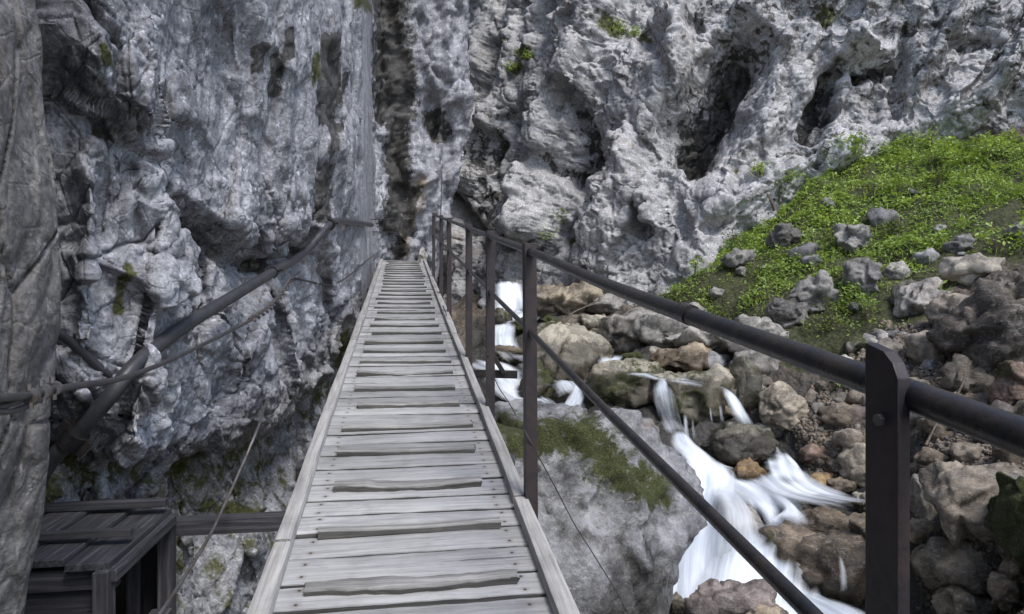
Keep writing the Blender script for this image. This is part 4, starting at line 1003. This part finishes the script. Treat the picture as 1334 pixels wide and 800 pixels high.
# stream boulders, centre
B(958, 576, 102, 56, 9.6, 'dark boulder with lichen spotted top below the ledge waterfall', DARK, .18, .75, 0, sub=5, round_=.35, tilt=-.05)
B(1000, 562, 44, 22, 9.9, 'small pale stone awash beside the ledge waterfall', GREY, .1, .6)
B(972, 628, 60, 70, 8.9, 'ochre topped wedge boulder dividing the white water', OCH, .12, .6, .45, sub=5, tilt=.45)
B(1022, 646, 36, 30, 8.5, 'reddish block midstream right of the ochre wedge', REDB, 0, .4, .3)
B(1002, 666, 34, 30, 8.3, 'dark brown stone below the ochre wedge', DARK, .1, .6, .2)
B(1042, 664, 40, 30, 8.3, 'low wet grey stone at the lip of the right pool', PALE, .15, .6)
B(1076, 686, 96, 50, 7.9, 'rough brown boulder behind the near mossy boulder', BROWN, .2, .5, .2, sub=5)
B(1082, 740, 180, 120, 7.3, 'large wet brown boulder with a moss patch and trickle', BROWN, .16, .8, .15, sub=5, round_=.45, flat=.7)
B(964, 700, 62, 92, 7.9, 'smooth rounded boulder veiled by falling white water', (.3, .29, .3), 0, .6, 0, round_=.85, rough=.4)
B(954, 790, 128, 70, 5.9, 'speckled purple brown boulder at the bottom under the lower rail', (.19, .165, .17), .15, .3, .1, sub=5, rough=1.2, fixed=True)
B(990, 804, 60, 40, 5.7, 'pale brown stone at the bottom edge under the lower rail', TAN, 0, .2, .3, fixed=True)
B(882, 790, 30, 36, 6.3, 'small dark rock awash at the foot of the big boulder', DARK, 0, .6, fixed=True)
# right bank
B(1024, 530, 64, 66, 9.9, 'angular tan grey boulder on the bank right of the fall', (.33, .30, .26), .05, .2, .15, sub=5, round_=.2)
B(1120, 605, 46, 60, 8.6, 'tall pale boulder partly behind the near post', (.36, .33, .29), .0, .2, .15, round_=.2)
B(1070, 624, 36, 18, 8.8, 'flat ochre stone at the edge of the right pool', OCH, 0, .4, .5)
B(1040, 628, 30, 14, 8.9, 'thin ochre slab in the edge of the pool', OCH, 0, .4, .5)
B(1098, 632, 36, 20, 8.5, 'brown stone under the tall pale boulder', BROWN, 0, .4, .3)
B(1130, 655, 36, 30, 8.0, 'pale stone in the pool beside the near post', PALE, .1, .4)
B(1140, 690, 60, 40, 7.5, 'brown block left of the near post above the water', BROWN, .1, .4, .2)
B(1272, 646, 120, 100, 6.9, 'big smooth grey brown boulder on the right bank', (.27, .25, .235), .05, .25, .15, sub=5, round_=.35)
B(1205, 650, 26, 62, 7.0, 'narrow grey stone standing behind the near post', GREY, 0, .2)
B(1262, 736, 126, 74, 6.0, 'long layered brown boulder low on the right', (.27, .24, .205), 0, .35, .25, sub=5, round_=.4)
B(1268, 785, 90, 56, 5.5, 'rounded olive boulder at the bottom right', (.26, .24, .2), .08, .3, .2, sub=5, round_=.6)
B(1200, 690, 40, 30, 6.6, 'flat tan stone between post and layered boulder', TAN, 0, .2, .3)
B(1335, 680, 44, 120, 5.3, 'moss covered rock at the right edge', DARK, .42, .2, 0, moss_top=.3, sub=5, round_=.5)
B(1326, 500, 60, 64, 7.6, 'dark brown rock with a mossy cap at the right edge', REDB, 0, .2, .3, moss_top=.55, sub=5, round_=.2)
B(1290, 420, 110, 120, 9.0, 'dark overhanging rock outcrop at the right edge', (.085, .075, .07), .1, .1, .2, sub=5, rough=1.6, round_=.15)
B(1324, 395, 80, 90, 9.0, 'brown outcrop block at the right edge above the mossy cap', (.115, .10, .088), .15, .1, .25, sub=5, rough=1.6, round_=.15)
B(1240, 410, 56, 60, 9.6, 'square grey and brown block under the green slope', (.3, .28, .27), .05, .1, .25, round_=.15)
B(1218, 452, 60, 50, 9.4, 'tilted grey faced block above the scree', (.34, .33, .33), 0, .1, .2, round_=.15, tilt=.3)
B(1262, 490, 60, 60, 8.7, 'dark shadowed rock under the outcrop', (.10, .09, .08), .1, .1, .1, rough=1.4)
B(1270, 350, 70, 40, 10.6, 'pale block at the upper end of the outcrop', (.36, .34, .32), .15, 0, .1, round_=.15)
B(1200, 388, 62, 56, 10.6, 'rounded grey boulder leaning at the edge of the green slope', (.34, .33, .34), .12, 0, 0, sub=5, tilt=-.3)
B(1182, 380, 40, 34, 10.8, 'dark slab behind the leaning grey boulder', DARK, .2, 0, 0, tilt=-.6)
B(1320, 640, 50, 50, 6.2, 'grey stone at the right edge above the mossy rock', GREY, 0, .1)
B(1190, 505, 50, 30, 9.0, 'pale stone by the near post top', (.33, .31, .29), 0, 0, .2, round_=.2)
B(1298, 560, 50, 34, 7.3, 'brown stone on the scree below the mossy cap', BROWN, 0, 0, .3)
B(1236, 556, 62, 40, 7.8, 'flat brown block on the scree below the bare branch', BROWN, .1, .2, .2)
B(1214, 600, 40, 34, 7.6, 'small brown block against the near post on the scree', (.2, .17, .14), .1, .2, .2)
B(1262, 592, 44, 30, 7.3, 'grey brown block on the scree above the big smooth boulder', (.24, .22, .2), .1, .2, .1)
B(1320, 585, 50, 44, 6.8, 'dark brown block at the right edge of the scree', BROWN, .2, .2, .2)
B(1098, 540, 50, 34, 9.6, 'brown block half buried at the top of the scree bank', BROWN, .15, .2, .2)
B(1064, 590, 40, 30, 9.2, 'reddish brown block half buried in the scree bank', REDB, .1, .3, .3)
B(1160, 456, 52, 34, 10.2, 'grey block half buried below the green slope', (.24, .235, .235), .2, .1, .1)
B(1120, 448, 40, 26, 10.9, 'low mossy block below the green slope', (.2, .2, .19), .45, .1, 0)
B(1310, 770, 40, 44, 5.1, 'brown stone at the bottom right corner', TAN, 0, .3, .3)
B(1330, 740, 40, 50, 5.2, 'pale brown stone under the moss covered rock', TAN, 0, .3, .2)
# boulders on the green slope
B(1058, 384, 62, 66, 12.4, 'large blue grey crag standing in the green slope', (.20, .203, .215), 0, 0, 0, sub=5, rough=1.3, round_=.15, tilt=-.5)
B(1026, 408, 52, 42, 12.3, 'dark lower half of the crag in the green slope', (.10, .10, .105), .08, 0, 0, sub=5, rough=1.2, round_=.15)
B(1124, 364, 46, 60, 12.2, 'cracked dark grey boulder in the middle of the green slope', (.15, .15, .16), .15, 0, 0, sub=5, rough=1.4, round_=.15)
B(1108, 314, 42, 46, 13.6, 'bright pointed boulder high on the green slope', (.20, .203, .215), 0, 0, 0, sub=5, rough=1.3, round_=.12, tilt=-.3)
B(1028, 310, 54, 38, 15.0, 'dark jagged boulder at the left of the green slope', (.10, .10, .105), .1, 0, 0, sub=5, rough=1.2, round_=.2)
B(962, 338, 46, 30, 14.8, 'grey boulder on the left tip of the green slope', (.18, .18, .19), .08, 0, 0, rough=1.4)
B(966, 354, 18, 14, 14.4, 'small round stone below the left tip boulder', (.22, .22, .23), 0)
B(933, 381, 22, 16, 14.6, 'small pale stone low on the green slope', (.20, .203, .215), 0)
B(1252, 318, 38, 30, 12.0, 'lichen grey boulder at the right of the green slope', (.20, .203, .215), .1, 0, 0, rough=1.4, tilt=-.4)
B(1225, 298, 18, 12, 13.4, 'small pale stone high on the green slope', (.20, .203, .215), 0)
B(1170, 352, 34, 26, 12.2, 'low grey stone between cracked boulder and leaning boulder', (.28, .28, .28), .2)
B(1328, 300, 34, 24, 11.6, 'dark stone at the right edge of the green slope', (.2, .2, .2), .2)
B(1000, 350, 16, 12, 14.0, 'tiny grey stone below the dark jagged boulder', (.20, .203, .215), 0)
# clefts on the cliff side of the path
B(549, 334, 14, 30, 17.5, 'white rock wedge at the top end of the bridge', (.40, .40, .41), 0, 0, 0, round_=.2, name='boulder')

# the great boulder under the bridge
def great_boulder():
    V, Fc = rock_shape(4242, (1.30, 1.25, 1.28), 0, 0, 6, .10, 10, .8, .62, [((-.12, -.80, .55), .60), ((.75, -.55, .35), .66), ((-.6, -.6, .5), .70)], .35)
    q_ = V * 1.0; V = V + V / np.linalg.norm(V, axis=1)[:, None] * (facets(q_ + 3, .40, .020, .30, .035, .03, 77, 32) + facets(q_ + 9, .13, .007, .32, .014, .05, 78, 30) + fbm(q_ * 9, 4, 79, .6) * .012)[:, None]
    prof_l = V.copy()
    # outline in the photograph: top edge level, right side sloping in at the foot
    V[:, 2] *= np.where(V[:, 2] > 0, 1.0, 1.2)
    c = at(738, 656, 6.7)
    V[:, 0] *= .95 * np.where(V[:, 0] > 0, 1 - .22 * np.clip(-V[:, 2] / 1.3, 0, 1), 1)
    W = V + np.array(c)
    px = 667 + F * W[:, 0] / W[:, 1]; py = 400 - F * W[:, 2] / W[:, 1]
    moss = .12 + .25 * perlin(W * 1.3, 701)
    for pts, r, a in [([(640, 560), (700, 575), (760, 565), (800, 610), (850, 640)], 44, .85), ([(780, 540), (830, 590)], 26, .6), ([(830, 640), (835, 690)], 20, .6), ([(690, 600), (720, 640)], 18, .45), ([(660, 640), (700, 660)], 14, .4)]:
        moss = np.maximum(moss, (a - .12) * np.exp(-(seg_dist(px, py, pts) / r) ** 2))
    wet = np.clip(.75 * smooth(700, 800, py) * smooth(700, 860, px) + .20 + .42 * perlin(W * np.array([2.2, 2.2, 1.1]), 702) + .25 * perlin(W * 6, 703), 0, 1)
    warm = np.maximum(.15, .5 * np.exp(-(seg_dist(px, py, [(835, 548), (870, 562), (885, 580)]) / 14) ** 2))
    o = mesh_from('boulder', V, Fc, M['boulder'], attr=np.stack([wet, moss, warm], 1)); o.location = c; o.color = (.205, .207, .215, 1)
    tag(o, 'huge grey boulder with bands of moss below the railing', 'boulder', 'boulders'); return o
great = great_boulder()

# ------------------------------------------------------------------ loose stones on the scree
def stones(poly, n, smin, smax, label, group, name, seed, cols):
    rng = np.random.default_rng(seed); xs = [p[0] for p in poly]; ys = [p[1] for p in poly]; k = 0; tries = 0
    protos = []
    for j in range(7):
        V, Fc = rock_shape(900 + seed * 10 + j, (1, .8, .62), 0, 0, 3, .3, 9, 1.0)
        m = np.zeros((len(V), 3)); m[:, 2] = .25 * (j % 3 == 0)
        protos.append((V, Fc, m))
    meshes = []
    while k < n and tries < n * 20:
        tries += 1
        x = rng.uniform(min(xs), max(xs)); y = rng.uniform(min(ys), max(ys))
        if not in_poly(np.array([x]), np.array([y]), poly)[0]: continue
        p, nn = hit(x, y, [BG])
        s_ = (smin * .8 + (smax * 1.5 - smin * .8) * rng.random() ** 2.2) * (p.y / 8); j = k % 7
        if len(meshes) <= j:
            V, Fc, m = protos[j]; o = mesh_from(name, V, Fc, M['boulder'], attr=m); meshes.append(o)
        else:
            o = meshes[j].copy(); C.objects.link(o)
        o.location = p + Vector((0, 0, s_ * .12)); o.scale = (s_, s_, s_); o.rotation_euler = (rng.normal(0, .35), rng.normal(0, .35), rng.uniform(0, 6.28))
        c = cols[rng.integers(len(cols))]; f = rng.uniform(.7, 1.25); o.color = (c[0] * f, c[1] * f, c[2] * f, 1)
        tag(o, label, 'stone', group); k += 1
SCREE = [(1030, 560), (1060, 500), (1130, 490), (1130, 600), (1090, 630), (1050, 610)]
SCREE2 = [(1195, 500), (1260, 520), (1334, 560), (1334, 620), (1290, 640), (1230, 640), (1195, 610)]
SCREE3 = [(1195, 700), (1334, 690), (1334, 800), (1195, 800)]
stones(SCREE, 26, .05, .15, 'loose brown stone on the scree bank left of the near post', 'stones on the scree bank left of the near post', 'stone', 1, [BROWN, (.2, .165, .13), (.15, .12, .1), (.22, .2, .18)])
stones(SCREE2, 36, .04, .15, 'loose brown stone on the scree right of the near post', 'stones on the scree right of the near post', 'stone', 2, [BROWN, (.18, .15, .12), (.13, .11, .095), (.22, .2, .175)])
stones([(860, 440), (1000, 430), (1000, 520), (900, 470), (720, 500), (700, 440)], 24, .07, .16, 'grey stone wedged between the stream boulders', 'stones between the stream boulders', 'stone', 3, [GREY, PALE, BROWN])
stones([(1150, 430), (1230, 430), (1210, 500), (1140, 520), (1090, 480)], 40, .05, .12, 'pale stone scattered below the green slope', 'stones below the green slope', 'stone', 4, [GREY, PALE, (.33, .31, .29)])

stones([(900, 360), (1000, 290), (1100, 240), (1300, 240), (1320, 330), (1180, 380), (1100, 440), (1000, 420)], 9, .08, .16, 'small grey stone sunk among the herbs of the green slope', 'small stones sunk in the green slope', 'stone', 11, [(.15, .15, .152), (.19, .19, .19), (.10, .10, .10)])
# gravel: uncountable chips over the scree
def gravel(poly, n, seed):
    rng = np.random.default_rng(seed); U, Fc = ico(1); xs = [p[0] for p in poly]; ys = [p[1] for p in poly]; VV = []; FF = []; CC = []; k = 0
    while k < n:
        x = rng.uniform(min(xs), max(xs)); y = rng.uniform(min(ys), max(ys))
        if not in_poly(np.array([x]), np.array([y]), poly)[0]: continue
        p, nn = hit(x, y, [BG]); s_ = rng.uniform(.012, .045) * (p.y / 8)
        V = U * (s_ * rng.uniform(.5, 1.2, 3)) * rng.uniform(.75, 1.15, (len(U), 1)); a = rng.uniform(0, 6.28); ca, sa = math.cos(a), math.sin(a)
        V = V @ np.array([[ca, -sa, 0], [sa, ca, 0], [0, 0, 1]]) + np.array(p) + np.array([0, 0, s_ * .3])
        VV.append(V); FF.append(Fc + k * len(U)); CC.append(np.tile([0, 0, rng.uniform(0, .6)], (len(U), 1))); k += 1
    return np.concatenate(VV), np.concatenate(FF), np.concatenate(CC)
gv, gf, gc = gravel(SCREE, 1500, 5); gv2, gf2, gc2 = gravel(SCREE2, 2000, 6); gv3, gf3, gc3 = gravel([(1100, 470), (1150, 420), (1240, 430), (1250, 520), (1130, 540)], 1100, 8)
gv4, gf4, gc4 = gravel(SCREE3, 500, 9)
parts = [(gv, gf, gc), (gv2, gf2, gc2), (gv3, gf3, gc3), (gv4, gf4, gc4)]; off = 0; A = []; Bf = []; Cc = []
for v, f, c in parts: A.append(v); Bf.append(f + off); Cc.append(c); off += len(v)
o = mesh_from('gravel', np.concatenate(A), np.concatenate(Bf), M['boulder'], smooth_=False, attr=np.concatenate(Cc)); o.color = (.15, .125, .10, 1); structure(o, 'stuff')

def water_fade():
    """nearest rock or ground distance for points of the water, so that thin water at its edges lets the bed show"""
    bpy.context.view_layer.update(); vs_, fs_, off = [], [], 0
    for o in BOULDERS + [great]:
        V = np.empty(len(o.data.vertices) * 3, np.float32); o.data.vertices.foreach_get('co', V); V = V.reshape(-1, 3) + np.array(o.location)
        Fi = np.empty(len(o.data.polygons) * 3, np.int32); o.data.polygons.foreach_get('vertices', Fi)
        vs_.append(V); fs_.append(Fi.reshape(-1, 3) + off); off += len(V)
    return bvh(np.concatenate(vs_), np.concatenate(fs_))
ROCKS = water_fade()
for pth, lab, kw in WATER:
    o = ribbon(kw.pop('name'), pth, **kw); structure(o, label=lab)
    if pth[len(pth) // 2][3] > 12:
        att = o.data.color_attributes['mask'].data; n = len(o.data.vertices); A = np.empty(n * 4, np.float32); att.foreach_get('color', A); A = A.reshape(-1, 4)
        for q, v in enumerate(o.data.vertices):
            r = ROCKS.find_nearest(v.co, .3); d_ = r[3] if r[0] is not None else .3
            g_ = v.co.z - gz(v.co.x, v.co.y)
            A[q, 0] *= (.22 + .78 * float(smooth(0, .17, np.float64(d_)))) * (.3 + .7 * float(smooth(-.02, .13, np.float64(g_))))
        att.foreach_set('color', A.ravel())

# ------------------------------------------------------------------ plants
def leaf_cloud(P, size, rng, tone, flat=.5):
    """diamond leaves at points P"""
    n = len(P); nrm = rng.normal(size=(n, 3)); nrm[:, 2] = np.abs(nrm[:, 2]) + flat; nrm /= np.linalg.norm(nrm, axis=1)[:, None]
    a = np.cross(nrm, rng.normal(size=(n, 3))); a /= np.linalg.norm(a, axis=1)[:, None]; b = np.cross(nrm, a)
    s_ = size[:, None]
    V = np.stack([P - a * s_, P + b * s_ * .48 + nrm * s_ * .12, P + a * s_, P - b * s_ * .48 + nrm * s_ * .12], 1).reshape(-1, 3)
    Fq = np.arange(n * 4).reshape(n, 4); c = np.zeros((n * 4, 3)); c[:, 0] = np.repeat(np.clip(tone, 0, 1), 4)
    return V, Fq, c

def ground_cover():
    rng = np.random.default_rng(77)
    c = np.array([(hit(x, y, [BG])[0].x, hit(x, y, [BG])[0].y) for x, y in GREEN])
    def scatter(n, thr, noise_, seed):
        X = rng.uniform(c[:, 0].min() - .5, c[:, 0].max() + 1, n); Y = rng.uniform(c[:, 1].min() - .5, c[:, 1].max() + 1, n)
        Z0 = ground_rbf(np.stack([X, Y], 1)); Q = np.stack([X, Y, Z0], 1)
        px = 667 + F * X / Y; py = 400 - F * Z0 / Y
        dens = perlin(Q * .9, 801) * .45 + perlin(Q * 2.3, 802) * .45 + perlin(Q * 5.5, seed) * .3
        low = smooth(300, 480, py) * .6 + smooth(1180, 1330, px) * smooth(250, 330, py) * .4
        ok = in_poly(px + perlin(Q * 2.5, 804) * 30 + perlin(Q * .8, 806) * 50, py + perlin(Q * 2.5, 805) * 24 + perlin(Q * .8, 807) * 36, GREEN) & (dens + rng.normal(0, noise_, n) > thr + low)
        X, Y, dens = X[ok], Y[ok], dens[ok]; Z = np.array([gz(x, y) for x, y in zip(X, Y)])
        return X, Y, Z, dens
    out = []
    # low herbs
    X, Y, Z, de = scatter(180000, -.30, .10, 803); k = len(X)
    h = rng.random(k) ** .7 * (.03 + .40 * np.clip(de + .1, 0, 1) ** 1.2)
    P = np.stack([X, Y, Z + h + .01], 1); big = perlin(P * .8, 811)
    out.append(leaf_cloud(P, rng.uniform(.016, .040, k), rng, .50 + .34 * big + .25 * perlin(P * 3.5, 812) + rng.normal(0, .10, k) + h * .7, .5))
    # broad leaved clumps standing above them
    X, Y, Z, de = scatter(110000, -.02, .08, 823); k = len(X)
    h = .06 + rng.random(k) ** .6 * .55 * np.clip(de, .1, 1); P = np.stack([X, Y, Z + h], 1)
    out.append(leaf_cloud(P, rng.uniform(.026, .062, k), rng, .62 + .3 * perlin(P * 1.3, 821) + rng.normal(0, .09, k), .9))
    # grass blades in bent tufts
    X, Y, Z, de = scatter(13000, -.2, .14, 833); k = len(X)
    L_ = rng.uniform(.10, .34, k); az = rng.uniform(0, 6.28, k); bend = rng.uniform(.2, .9, k); wd = rng.uniform(.004, .009, k)
    dx, dy = np.cos(az), np.sin(az); b0 = np.stack([X, Y, Z - .01], 1); side = np.stack([-dy, dx, 0 * dx], 1) * wd[:, None]
    mid = b0 + np.stack([dx * L_ * bend * .25, dy * L_ * bend * .25, L_ * .6], 1); tip = b0 + np.stack([dx * L_ * bend * .8, dy * L_ * bend * .8, L_ * (1 - bend * .35)], 1)
    V = np.stack([b0, mid + side, tip, mid - side], 1).reshape(-1, 3); cc = np.zeros((k * 4, 3)); cc[:, 0] = np.repeat(np.clip(.62 + rng.normal(0, .2, k), 0, 1), 4)
    out.append((V, np.arange(k * 4).reshape(k, 4), cc))
    VV, FF, CC, off = [], [], [], 0
    for V, Fq, cc in out: VV.append(V); FF.append(Fq + off); CC.append(cc); off += len(V)
    o = mesh_from('ground_cover', np.concatenate(VV), np.concatenate(FF), M['leaf'], smooth_=False, attr=np.concatenate(CC)); structure(o, 'stuff', 'bright green herbs and grass over the bank')
ground_cover()

def plant(name, base, h, spread, nstem, nleaf, lsize, label, cat, seed, mat='leaf', tone=.55, group=None, lean=(0, 0)):
    rng = np.random.default_rng(seed); root = empty(name, base); tag(root, label, cat, group)
    ms = MB(); pts = []
    for k in range(nstem):
        a = rng.uniform(0, 6.28); r = spread * math.sqrt(rng.uniform(.02, 1)); top = Vector((math.cos(a) * r + lean[0], math.sin(a) * r + lean[1], h * rng.uniform(.65, 1.0)))
        st = spline([Vector((rng.normal(0, .02), rng.normal(0, .02), -.05)), Vector((top.x * .35, top.y * .35, top.z * .55)), top], 5)
        ms.tube(st, [.008 * (1 - .7 * i / (len(st) - 1)) * max(1, h) for i in range(len(st))], 5)
        for q in range(nleaf // nstem):
            u = rng.uniform(.25, 1.0); p = st[min(len(st) - 1, int(u * (len(st) - 1)))]
            pts.append((p.x + rng.normal(0, lsize * 2.2), p.y + rng.normal(0, lsize * 2.2), p.z + rng.normal(0, lsize * 1.6)))
    o = ms.build('stem', M['twig'], root)
    P = np.array(pts); V, Fq, cc = leaf_cloud(P, rng.uniform(.6, 1.3, len(P)) * lsize, rng, tone + rng.normal(0, .17, len(P)), .5)
    f = mesh_from('leaves', V, Fq, M[mat], root, False, cc); return root
tw = NT('bark_twig'); M['twig'] = tw.done(tw.ramp(tw.noise(tw.pos(), 30, 4), (.3, (.06, .045, .035)), (.7, (.16, .13, .10))), .8)
def gp(x, y, sink=0.0):
    p, n = hit(x, y, [BG, BR]); return p - Vector((0, 0, sink))
plant('shrub', gp(1108, 205), .62, .42, 12, 460, .05, 'leafy green shrub on the crest of the slope against the cliff', 'shrub', 1, tone=.5)
plant('shrub', gp(1232, 215), .70, .30, 8, 260, .05, 'pale green airy shrub right of the crest shrub', 'shrub', 2, tone=.72)
plant('shrub', gp(1300, 205), .35, .5, 12, 300, .05, 'low green bush at the right end of the crest', 'shrub', 3, tone=.55)
plant('shrub', gp(930, 425), .35, .28, 10, 260, .045, 'dark green tuft at the lower tip of the slope above the top rail', 'shrub', 4, 'leaf_dark', .6)
plant('shrub', gp(1028, 235), .22, .42, 8, 220, .045, 'low green bush at the left of the crest under the cliff', 'shrub', 5, tone=.6)
plant('shrub', gp(1165, 205), .28, .5, 12, 340, .045, 'low green bush between the two crest shrubs', 'shrub', 6, tone=.5)
hr = np.random.default_rng(31); hk = 0
for k, (x, y) in enumerate([(1015, 262), (1048, 240), (1082, 215), (1135, 205), (1190, 200), (1212, 196), (1262, 206), (1290, 212), (1325, 215), (1010, 320), (1075, 270), (1150, 250), (1220, 245), (1285, 260), (1060, 330), (1160, 310), (1210, 330), (1300, 330), (955, 320), (905, 360), (1130, 415), (1085, 430), (985, 395)]):
    plant('herb', gp(x, y), hr.uniform(.28, .62), hr.uniform(.18, .34), 7, int(hr.uniform(70, 150)), hr.uniform(.03, .05), 'leafy herb standing up from the green slope', 'plant', 60 + k, 'leaf' if k % 3 else 'leaf_dark', hr.uniform(.5, .8), 'leafy herbs standing on the green slope')
plant('fern', gp(1100, 500), .22, .25, 10, 240, .035, 'small bright fern clump left of the near post', 'plant', 7, tone=.6)
plant('fern', gp(1040, 465), .2, .25, 10, 240, .035, 'green fern clump above the angular tan boulder', 'plant', 8, tone=.6)
for k, (x, y, hh, lab) in enumerate([(806, 44, .35, 'grass tuft high on the far cliff at the top'), (826, 48, .25, 'small grass tuft right of the highest tuft on the cliff'), (735, 290, .40, 'green tuft in the cleft of the far cliff above the railing'), (688, 78, .28, 'green tuft on a far cliff ledge left of the pale rib'),
                                     (668, 92, .2, 'faint green tuft on the far cliff ledge'), (712, 312, .25, 'pale green tuft low on the far cliff by the railing'), (573, 262, .45, 'green tuft in the gap beyond the bridge end'), (990, 225, .2, 'small tuft on the pale slab left of the crest')]):
    p, n = hit(x, y, [BR]); plant('grass_tuft', p + n * .02, hh, hh * .9, 9, 170, .045, lab, 'plant', 20 + k, tone=.62)
# dead branches and the stump
def branch(name, pts, r, label):
    mb = MB(); S = spline(pts, 6); mb.tube(S, [r * (1 - .7 * i / (len(S) - 1)) for i in range(len(S))], 6); tag(mb.build(name, M['twig'], smooth_=True), label, 'branch')
branch('dead_branch', [at(732, 424, 14.0), at(746, 408, 14.1), at(762, 400, 14.3), at(782, 390, 14.6)], .028, 'pale dead branch leaning over the stream boulders')
branch('dead_branch', [at(1244, 520, 7.6), at(1254, 500, 7.65), at(1258, 484, 7.7), at(1266, 470, 7.75)], .014, 'thin bare branch standing on the scree right of the near post')
branch('dead_branch', [at(1206, 580, 7.0), at(1216, 560, 7.1), at(1222, 548, 7.2)], .014, 'pale stick lying on the scree beside the near post')
branch('stump', [at(1010, 274, 15.6), at(1005, 262, 15.6), at(999, 252, 15.65)], .06, 'short brown stump on the upper left of the green slope')

# ------------------------------------------------------------------ light, sky, camera
w = bpy.data.worlds.new('World'); sc.world = w; w.use_nodes = True; nt = w.node_tree
sky = nt.nodes.new('ShaderNodeTexSky'); sky.sky_type = 'NISHITA'; sky.sun_disc = False
SUN_EL, SUN_AZ = 55, 148          # degrees; azimuth from +Y clockwise, so the light comes from above and behind the camera
sky.sun_elevation = R(SUN_EL); sky.sun_rotation = R(SUN_AZ); sky.air_density = 1.0; sky.dust_density = 1.5
nt.links.new(sky.outputs[0], nt.nodes['Background'].inputs[0]); nt.nodes['Background'].inputs[1].default_value = .12
sl_ = bpy.data.lights.new('sun', 'SUN'); sl_.energy = 1.5; sl_.angle = R(18); sl_.color = (1, .97, .94); so = bpy.data.objects.new('sun', sl_); C.objects.link(so)
sd = Vector((math.sin(R(SUN_AZ)) * math.cos(R(SUN_EL)), math.cos(R(SUN_AZ)) * math.cos(R(SUN_EL)), math.sin(R(SUN_EL))))
so.rotation_euler = (-sd).to_track_quat('-Z', 'Y').to_euler()

cd = bpy.data.cameras.new('camera'); co = bpy.data.objects.new('camera', cd); C.objects.link(co); co.rotation_euler = (R(90), 0, 0)
cd.sensor_width = 36; cd.lens = 36 * F / 1334; cd.clip_start = .05; cd.clip_end = 400
sc.camera = co
vs = sc.view_settings; vs.view_transform = 'Standard'; vs.look = 'None'; vs.exposure = 1.0; vs.gamma = 1
sc.cycles.max_bounces = 6; sc.cycles.diffuse_bounces = 4; sc.cycles.transparent_max_bounces = 12; sc.cycles.use_denoising = True
